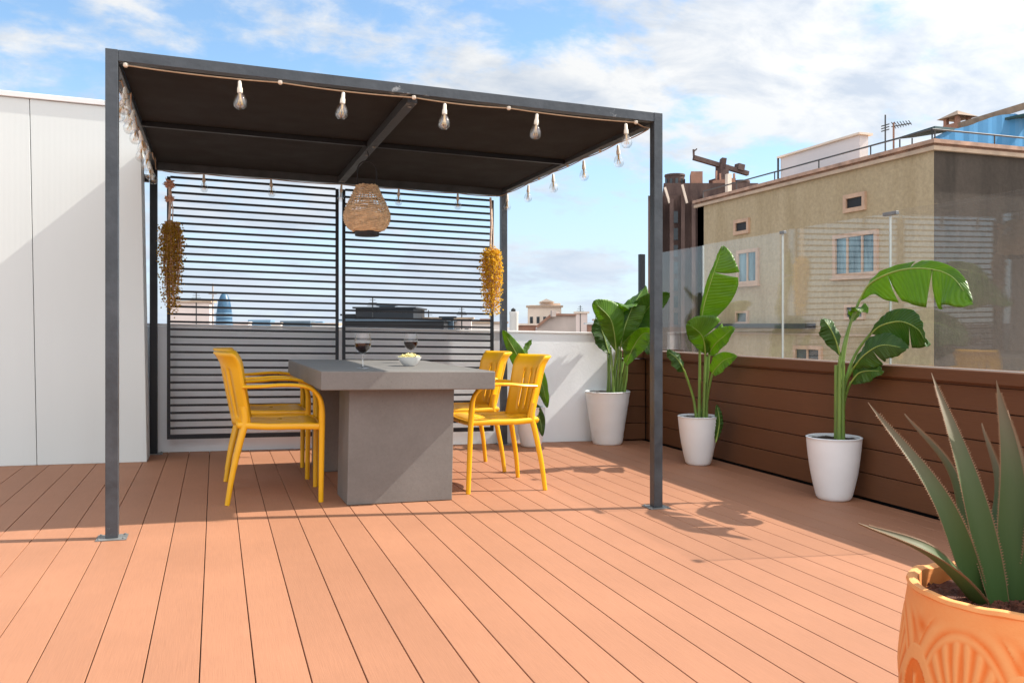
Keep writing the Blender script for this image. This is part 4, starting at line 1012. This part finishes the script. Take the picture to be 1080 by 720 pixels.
for u in (756, 760, 770, 775): mb.obox(tp(u, 11.9, .5), tp(u, 12.9 - .2 * (u % 3), .5), .12, .12, (1, 0, 0))
mb.obox(tp(752, 11.95, .4), tp(775, 12.15, .4), .25, .3); mb.build('roof_plant', 'terra_brick', tw)

# skyline seen over the parapet and through the slats
def block(name, label, cat, u0, u1, v1, D, mm, depth=None, group=None, wins=0, roof='cornice_band'):
    a, b = at(u0, v1, D), at(u1, v1, D); z1 = a.z; depth = depth or (b - a).length * .7
    t = thing(name, label, cat, ((a + b) / 2 + FW * depth / 2).xy.to_3d() + UP * -19, group)
    mb = MB(); vs = [Vector((v.x, v.y, z)) + FW * d for z in (-19, z1) for v, d in ((a, 0), (b, 0), (b, depth), (a, depth))]
    mb.add(vs, [(0, 3, 2, 1), (4, 5, 6, 7), (0, 1, 5, 4), (1, 2, 6, 5), (2, 3, 7, 6), (3, 0, 4, 7)]); mb.build('wall', mm, t)
    if wins:
        W = (b - a).length; hgt = max(.5, D / 90); nw = wins
        for r in range(2):
            for k in range(nw):
                c = a.lerp(b, (k + .5) / nw) - UP * (hgt * (1.0 + r * 2.0)); e = RT * W / nw * .22
                mb = MB(); mb.add([c - e, c + e, c + e - UP * hgt, c - e - UP * hgt] + [q - FW * .06 for q in (c - e, c + e, c + e - UP * hgt, c - e - UP * hgt)], [(0, 1, 2, 3), (7, 6, 5, 4), (0, 4, 5, 1), (1, 5, 6, 2), (2, 6, 7, 3), (3, 7, 4, 0)]); mb.build('window', 'window_dark', t)
    mb = MB(); p = .15; vs = [Vector((v.x, v.y, z)) + FW * d + RT * s_ for z in (z1 + .003, z1 + D * .0022) for v, d, s_ in ((a, -p, -p), (b, -p, p), (b, depth + p, p), (a, depth + p, -p))]
    mb.add(vs, [(0, 3, 2, 1), (4, 5, 6, 7), (0, 1, 5, 4), (1, 2, 6, 5), (2, 3, 7, 6), (3, 0, 4, 7)]); mb.build('roof_edge', roof, t)
    return t
SKY = 'distant buildings on the skyline'
b1 = block('distant_building', 'pale pink building behind the left slatted screen, beside the brown dried flowers', 'building', 178, 221, 319, 55, 'pink_stone', group=SKY, depth=.8)
pl = thing('thin_pole', 'thin tall pole between the pale pink building and the blue bullet tower', 'pole', at(224.5, 345, 50).xy.to_3d() + UP * -19)
a = at(224.5, 299, 50); mb = MB(); mb.tube([Vector((a.x, a.y, -19)), a], .05, 6); mb.build('shaft', 'concrete_pale', pl)
mb = MB(); mb.tube([a - UP * .6 - RT * .25, a - UP * .6 + RT * .25], .03, 5); mb.build('crossarm', 'concrete_pale', pl)
bl = thing('bullet_tower', 'blue rounded bullet shaped tower far behind the left slatted screen', 'tower', at(236, 345, 420).xy.to_3d() + UP * -19)
c = at(236.5, 308, 420); r = 8.6 / FPX * 420; zt = c.z
def m_bullet():
    m, nt, b = new_mat('blue_tower_cladding'); n = noise_node(nt, .35, 4, .7, (1, 1, 1)); r_ = ramp(nt, n.outputs[0], (.018, .065, .135), (.045, .13, .22)); nt.links.new(r_.outputs[0], b.inputs['Base Color']); b.inputs['Roughness'].default_value = .4; return m
M['bullet'] = m_bullet()
mb = MB(); mb.lathe([(r, 0), (r, (zt + 19) * .45), (r * .97, (zt + 19) * .60), (r * .88, (zt + 19) * .75), (r * .70, (zt + 19) * .88), (r * .42, (zt + 19) * .96), (.2, zt + 19)], 28, (c.x, c.y, -19)); mb.build('shell', 'bullet', bl, smooth=True)
mb = MB()
for k in range(9): z = (zt + 19) * (.30 + .05 * k); mb.lathe([(r * 1.003, z), (r * 1.012, z + .25), (r * 1.003, z + .5)], 28, (c.x, c.y, -19), cap0=False)
mb.build('floor_band', 'bluehaze', bl)
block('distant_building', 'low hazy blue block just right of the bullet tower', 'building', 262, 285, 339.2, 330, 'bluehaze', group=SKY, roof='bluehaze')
block('distant_building', 'dark blue grey block low on the skyline in the middle of the left screen', 'building', 296, 327, 340.2, 260, 'slate2', group=SKY, wins=6, roof='slate2')
block('distant_building', 'tiny pale block between the blue block and the dark block on the skyline', 'building', 286, 296, 342, 200, 'cream', group=SKY)
block('distant_building', 'pale low block left of the light gap between the screens', 'building', 329, 356, 342.6, 180, 'white_render', group=SKY, wins=3)
b2 = block('distant_building', 'long dark slate building behind the right screen, at wine glass level', 'building', 361, 468, 338.5, 42, 'slate', group=SKY, depth=9, wins=9, roof='slate2')
b3 = block('distant_building', 'black rooftop block rising above the long dark building', 'building', 375, 436, 325.5, 47, 'slate', group=SKY, depth=6, roof='slate')
block('distant_building', 'short dark block left of the black rooftop block', 'building', 362, 374, 333, 48, 'slate2', group=SKY, depth=4, roof='slate')
block('distant_building', 'white flat roofed block between the black block and the pink block', 'building', 438, 466, 336.4, 52, 'white_render', group=SKY)
block('distant_building', 'small dark block beside the pink block near the yellow dried flowers', 'building', 466, 478, 335.5, 45, 'slate2', group=SKY, roof='slate')
block('distant_building', 'pink block with a thin aerial near the yellow dried flowers', 'building', 478, 497, 336.5, 50, 'pink_stone', group=SKY, wins=2)
block('distant_building', 'cream block behind the right edge of the right screen', 'building', 497, 534, 341.0, 60, 'cream', group=SKY, wins=3)
for i, (u0, u1, v1, D, mm, lab) in enumerate((
    (187, 200, 334, 90, 'cream', 'tiny cream rooftop block behind the brown dried flowers'),
    (246, 262, 341.2, 240, 'pink_stone', 'tiny pink far block right beside the foot of the bullet tower'),
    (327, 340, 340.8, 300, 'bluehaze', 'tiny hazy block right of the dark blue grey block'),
    (400, 415, 322.8, 48, 'slate2', 'water tank block on top of the black rooftop block'),
    (508, 516, 338, 70, 'terra_brick', 'tiny brick stair house above the cream block by the right screen edge'))):
    block('distant_building', lab, 'building', u0, u1, v1, D, mm, group=SKY, roof=mm)
for i, (u, v1, D, lab) in enumerate(((393, 314, 47, 'thin aerial standing on the black rooftop block'), (452, 327, 52, 'thin aerial on the white flat roofed block'), (487, 324, 50, 'thin aerial on the pink block near the yellow dried flowers'), (612, 322, 70, 'thin aerial on the plain pale block right of the gabled house'), (207, 307, 55, 'thin aerial on the pale pink building'))):
    a = at(u, v1, D); t = thing('roof_aerial', lab, 'aerial', (a.x, a.y, -19), 'aerials on the skyline')
    mb = MB(); mb.tube([Vector((a.x, a.y, -19)), a], .035, 5); mb.build('mast', 'rail_metal', t)
    mb = MB()
    for k in range(4): q = a - UP * (.12 + .16 * k); l = .16 + .07 * k; mb.tube([q - RT * l, q + RT * l], .018, 4)
    mb.build('crossbar', 'rail_metal', t)
wc = thing('white_chimney', 'white cylindrical chimney with a dark cap above the parapet right of the pergola', 'chimney', at(542, 345, 28).xy.to_3d() + UP * -19)
c = at(542, 328.5, 28); r = 4.6 / FPX * 28; mb = MB(); mb.lathe([(r, 0), (r, c.z + 19 - .1), (r * 1.08, c.z + 19 - .08), (r * 1.08, c.z + 19)], 18, (c.x, c.y, -19), cap1=True); mb.build('shaft', 'white_render', wc, smooth=True)
mb = MB(); mb.lathe([(r * .5, .003), (r * .55, .07), (.01, .12)], 14, (c.x - .02, c.y, c.z)); mb.build('cowl', 'dark', wc, smooth=True)
palace = block('stepped_building', 'cream stepped building with a pedimented tower above the parapet right of the pergola', 'building', 557, 592, 324, 75, 'pale_stone', wins=5)
for u0, u1, v, mm in ((570, 584, 318, 'cream'), (584, 591.5, 319.5, 'pale_stone'), (559, 569, 321.5, 'pale_stone')):
    a, b = at(u0, v, 75), at(u1, v, 75); z0 = at(u0, 324, 75).z + .18; mb = MB(); vs = [Vector((w_.x, w_.y, z)) + FW * d for z in (z0, a.z) for w_, d in ((a, .6), (b, .6), (b, 3), (a, 3))]
    mb.add(vs, [(4, 5, 6, 7), (0, 1, 5, 4), (1, 2, 6, 5), (2, 3, 7, 6), (3, 0, 4, 7)]); mb.build('tower', mm, palace)
a, b, c = at(569, 318.3, 75), at(585, 318.3, 75), at(576, 315, 75); mb = MB(); vs = [a, b, c, a + FW * 3.5, b + FW * 3.5, c + FW * 3.5]; mb.add(vs, [(0, 1, 2), (5, 4, 3), (0, 3, 4, 1), (1, 4, 5, 2), (2, 5, 3, 0)]); mb.build('pediment', 'pale_stone', palace)
gb = thing('gabled_house', 'brown grey gabled house end in front of the cream stepped building', 'house', at(588, 345, 55).xy.to_3d() + UP * -19)
mb = MB(); G_ = [at(566, 346, 55), at(582.5, 332.5, 55), at(607.5, 332.8, 55), at(607.5, 346, 55)]; lo = [Vector((G_[0].x, G_[0].y, -19)), Vector((G_[3].x, G_[3].y, -19))]
o_ = [lo[0], lo[1], G_[3], G_[2], G_[1], G_[0]]; vs = o_ + [v + FW * 6 for v in o_]; n = 6
mb.add(vs, [tuple(range(n)), tuple(range(2 * n - 1, n - 1, -1))] + [(i, n + i, n + (i + 1) % n, (i + 1) % n) for i in range(n)]); mb.build('wall', 'grey_gable', gb)
mb = MB(); mb.obox(G_[0] - FW * .1 + UP * .08, G_[1] - FW * .1 + UP * .08, .2, .16); mb.obox(G_[1] - FW * .1 + UP * .06, G_[2] - FW * .1 + UP * .06, .2, .12); mb.build('roof_edge', 'terra_brick', gb)
mb = MB(); mb.obox(at(583.5, 334, 54.7), at(583.5, 327.5, 54.7), .28, .28, (1, 0, 0)); mb.obox(at(587, 334, 55.4), at(587, 329, 55.4), .28, .28, (1, 0, 0)); mb.build('chimney', 'grey_gable', gb)
block('distant_building', 'plain pale block right of the gabled house', 'building', 607.6, 619.5, 330.5, 70, 'pink_stone', group=SKY, roof='pale_stone')
block('distant_building', 'small red brick hut with a pale roof beside the corner plant', 'building', 619.5, 630, 342.2, 45, 'terra_brick', group=SKY, roof='white_render')
block('distant_building', 'low terracotta building left of the gabled house', 'building', 546.5, 566, 343, 58, 'terra_brick', group=SKY, roof='pale_stone')
block('distant_building', 'pale building low behind the corner plant and the glass', 'building', 632, 720, 338, 85, 'cream', group=SKY, wins=8)

# ================================================================== SKY, SUN, CAMERA
SUN = Vector((1.05, -.130, .978)).normalized()
el = math.asin(SUN.z); az = math.atan2(SUN.x, SUN.y)
w = bpy.data.worlds.new('World'); scene.world = w; w.use_nodes = True; nt = w.node_tree; bg = nt.nodes['Background']
sky = nt.nodes.new('ShaderNodeTexSky'); sky.sky_type = 'NISHITA'; sky.sun_disc = False; sky.sun_elevation = el; sky.sun_rotation = az; sky.air_density = 1.0; sky.dust_density = .3; sky.ozone_density = 2.5
tc = nt.nodes.new('ShaderNodeTexCoord'); sp = nt.nodes.new('ShaderNodeSeparateXYZ'); nt.links.new(tc.outputs['Generated'], sp.inputs[0])
def mth(op, a, b=None, c=None, clamp=False):
    n = nt.nodes.new('ShaderNodeMath'); n.operation = op; n.use_clamp = clamp
    for i, x in enumerate((a, b, c)):
        if x is None: continue
        if isinstance(x, (int, float)): n.inputs[i].default_value = x
        else: nt.links.new(x, n.inputs[i])
    return n.outputs[0]
zc_ = mth('MAXIMUM', sp.outputs[2], 0.0); den = mth('ADD', zc_, .30)
cx, cy_ = mth('DIVIDE', sp.outputs[0], den), mth('DIVIDE', sp.outputs[1], den)
cb = nt.nodes.new('ShaderNodeCombineXYZ'); nt.links.new(cx, cb.inputs[0]); nt.links.new(cy_, cb.inputs[1]); cb.inputs[2].default_value = 3.7
def nz(scale, detail, rough, dist=0.0, off=(0, 0, 0), sc=(1, 1, 1)):
    mp = nt.nodes.new('ShaderNodeMapping'); mp.inputs['Location'].default_value = off; mp.inputs['Scale'].default_value = sc; nt.links.new(cb.outputs[0], mp.inputs[0])
    n = nt.nodes.new('ShaderNodeTexNoise'); n.inputs['Scale'].default_value = scale; n.inputs['Detail'].default_value = detail; n.inputs['Roughness'].default_value = rough; n.inputs['Distortion'].default_value = dist
    nt.links.new(mp.outputs[0], n.inputs['Vector']); return n.outputs[0]
n1 = nz(2.3, 10, .58, .15, (.3, 1.9, 0), (1, 1.15, 1)); n2 = nz(.8, 3, .5, 0, (4.0, 2.2, 0)); n3 = nz(11, 6, .6, .3, (0, 0, 0), (1, 1.3, 1))
# more cloud towards the right of the view
rightness = mth('ADD', mth('MULTIPLY', sp.outputs[0], CA), mth('MULTIPLY', sp.outputs[1], -SA))
back = mth('MULTIPLY', mth('MAXIMUM', mth('ADD', mth('MULTIPLY', sp.outputs[0], -SA), mth('MULTIPLY', sp.outputs[1], -CA)), 0.0), .22)   # added unseen cloud behind the viewer, to fill the shaded walls
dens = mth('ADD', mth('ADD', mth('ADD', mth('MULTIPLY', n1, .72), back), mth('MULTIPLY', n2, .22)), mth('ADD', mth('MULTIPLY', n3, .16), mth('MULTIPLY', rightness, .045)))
cov = nt.nodes.new('ShaderNodeMapRange'); cov.interpolation_type = 'SMOOTHSTEP'; cov.inputs[1].default_value = .475; cov.inputs[2].default_value = .60; nt.links.new(dens, cov.inputs[0])
# pale veil towards the horizon
veil = nt.nodes.new('ShaderNodeMapRange'); veil.interpolation_type = 'SMOOTHSTEP'; veil.inputs[1].default_value = .30; veil.inputs[2].default_value = 0.0; veil.inputs[3].default_value = .10; veil.inputs[4].default_value = .78; nt.links.new(zc_, veil.inputs[0])
CLOUD = 3.55
cm = nt.nodes.new('ShaderNodeMix'); cm.data_type = 'RGBA'; nt.links.new(cov.outputs[0], cm.inputs[0]); tint = nt.nodes.new('ShaderNodeMix'); tint.data_type = 'RGBA'; tint.blend_type = 'MULTIPLY'; tint.inputs[0].default_value = 1
nt.links.new(sky.outputs[0], tint.inputs[6]); tint.inputs[7].default_value = (.80, .92, .93, 1); nt.links.new(tint.outputs[2], cm.inputs[6])
shade = nt.nodes.new('ShaderNodeMix'); shade.data_type = 'RGBA'; n4 = nz(4.5, 7, .6, .3, (1, 7, 2), (1, 1.3, 1)); sr = nt.nodes.new('ShaderNodeMapRange'); sr.inputs[1].default_value = .36; sr.inputs[2].default_value = .60; nt.links.new(n4, sr.inputs[0]); nt.links.new(sr.outputs[0], shade.inputs[0]); shade.inputs[6].default_value = (CLOUD * .66, CLOUD * .74, CLOUD * .86, 1); shade.inputs[7].default_value = (CLOUD * 1.07, CLOUD * 1.07, CLOUD * 1.06, 1)
vd = nt.nodes.new('ShaderNodeVectorMath'); vd.operation = 'DOT_PRODUCT'; nt.links.new(tc.outputs['Generated'], vd.inputs[0]); vd.inputs[1].default_value = SUN
glow = mth('ADD', mth('MULTIPLY', mth('POWER', mth('MAXIMUM', vd.outputs['Value'], 0.0), 4.0), 1.5), mth('ADD', 1.0, mth('MULTIPLY', back, 6.5)))   # clouds near the sun are brighter; unseen cloud behind the viewer boosted as fill
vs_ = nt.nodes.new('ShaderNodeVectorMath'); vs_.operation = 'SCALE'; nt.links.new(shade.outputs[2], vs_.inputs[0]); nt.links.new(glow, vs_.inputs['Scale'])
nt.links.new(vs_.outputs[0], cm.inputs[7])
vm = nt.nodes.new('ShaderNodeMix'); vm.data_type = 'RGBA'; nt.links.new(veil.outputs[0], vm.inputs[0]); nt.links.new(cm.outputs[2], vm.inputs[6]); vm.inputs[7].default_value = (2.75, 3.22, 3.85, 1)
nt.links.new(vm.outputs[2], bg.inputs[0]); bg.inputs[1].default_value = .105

sd = bpy.data.lights.new('sun', 'SUN'); sd.energy = 3.35; sd.angle = math.radians(.53); sd.color = (1, .93, .83)
so = bpy.data.objects.new('sun', sd); COL.objects.link(so); so.rotation_euler = SUN.to_track_quat('Z', 'Y').to_euler()

cd = bpy.data.cameras.new('camera'); co = bpy.data.objects.new('camera', cd); COL.objects.link(co)
cd.sensor_width = 36; cd.lens = FPX / 1080 * 36; cd.shift_y = -(360 - V0) / 1080; cd.clip_end = 20000; cd.clip_start = .05
co.location = (0, 0, 1); co.rotation_euler = (PI / 2, 0, -YAW); scene.camera = co

scene.view_settings.view_transform = 'Standard'; scene.view_settings.look = 'None'; scene.view_settings.gamma = 1; scene.view_settings.exposure = 1.25
scene.cycles.max_bounces = 10; scene.cycles.transparent_max_bounces = 24; scene.cycles.use_denoising = True
scene.cycles.caustics_reflective = False; scene.cycles.caustics_refractive = False; scene.cycles.sample_clamp_indirect = 6
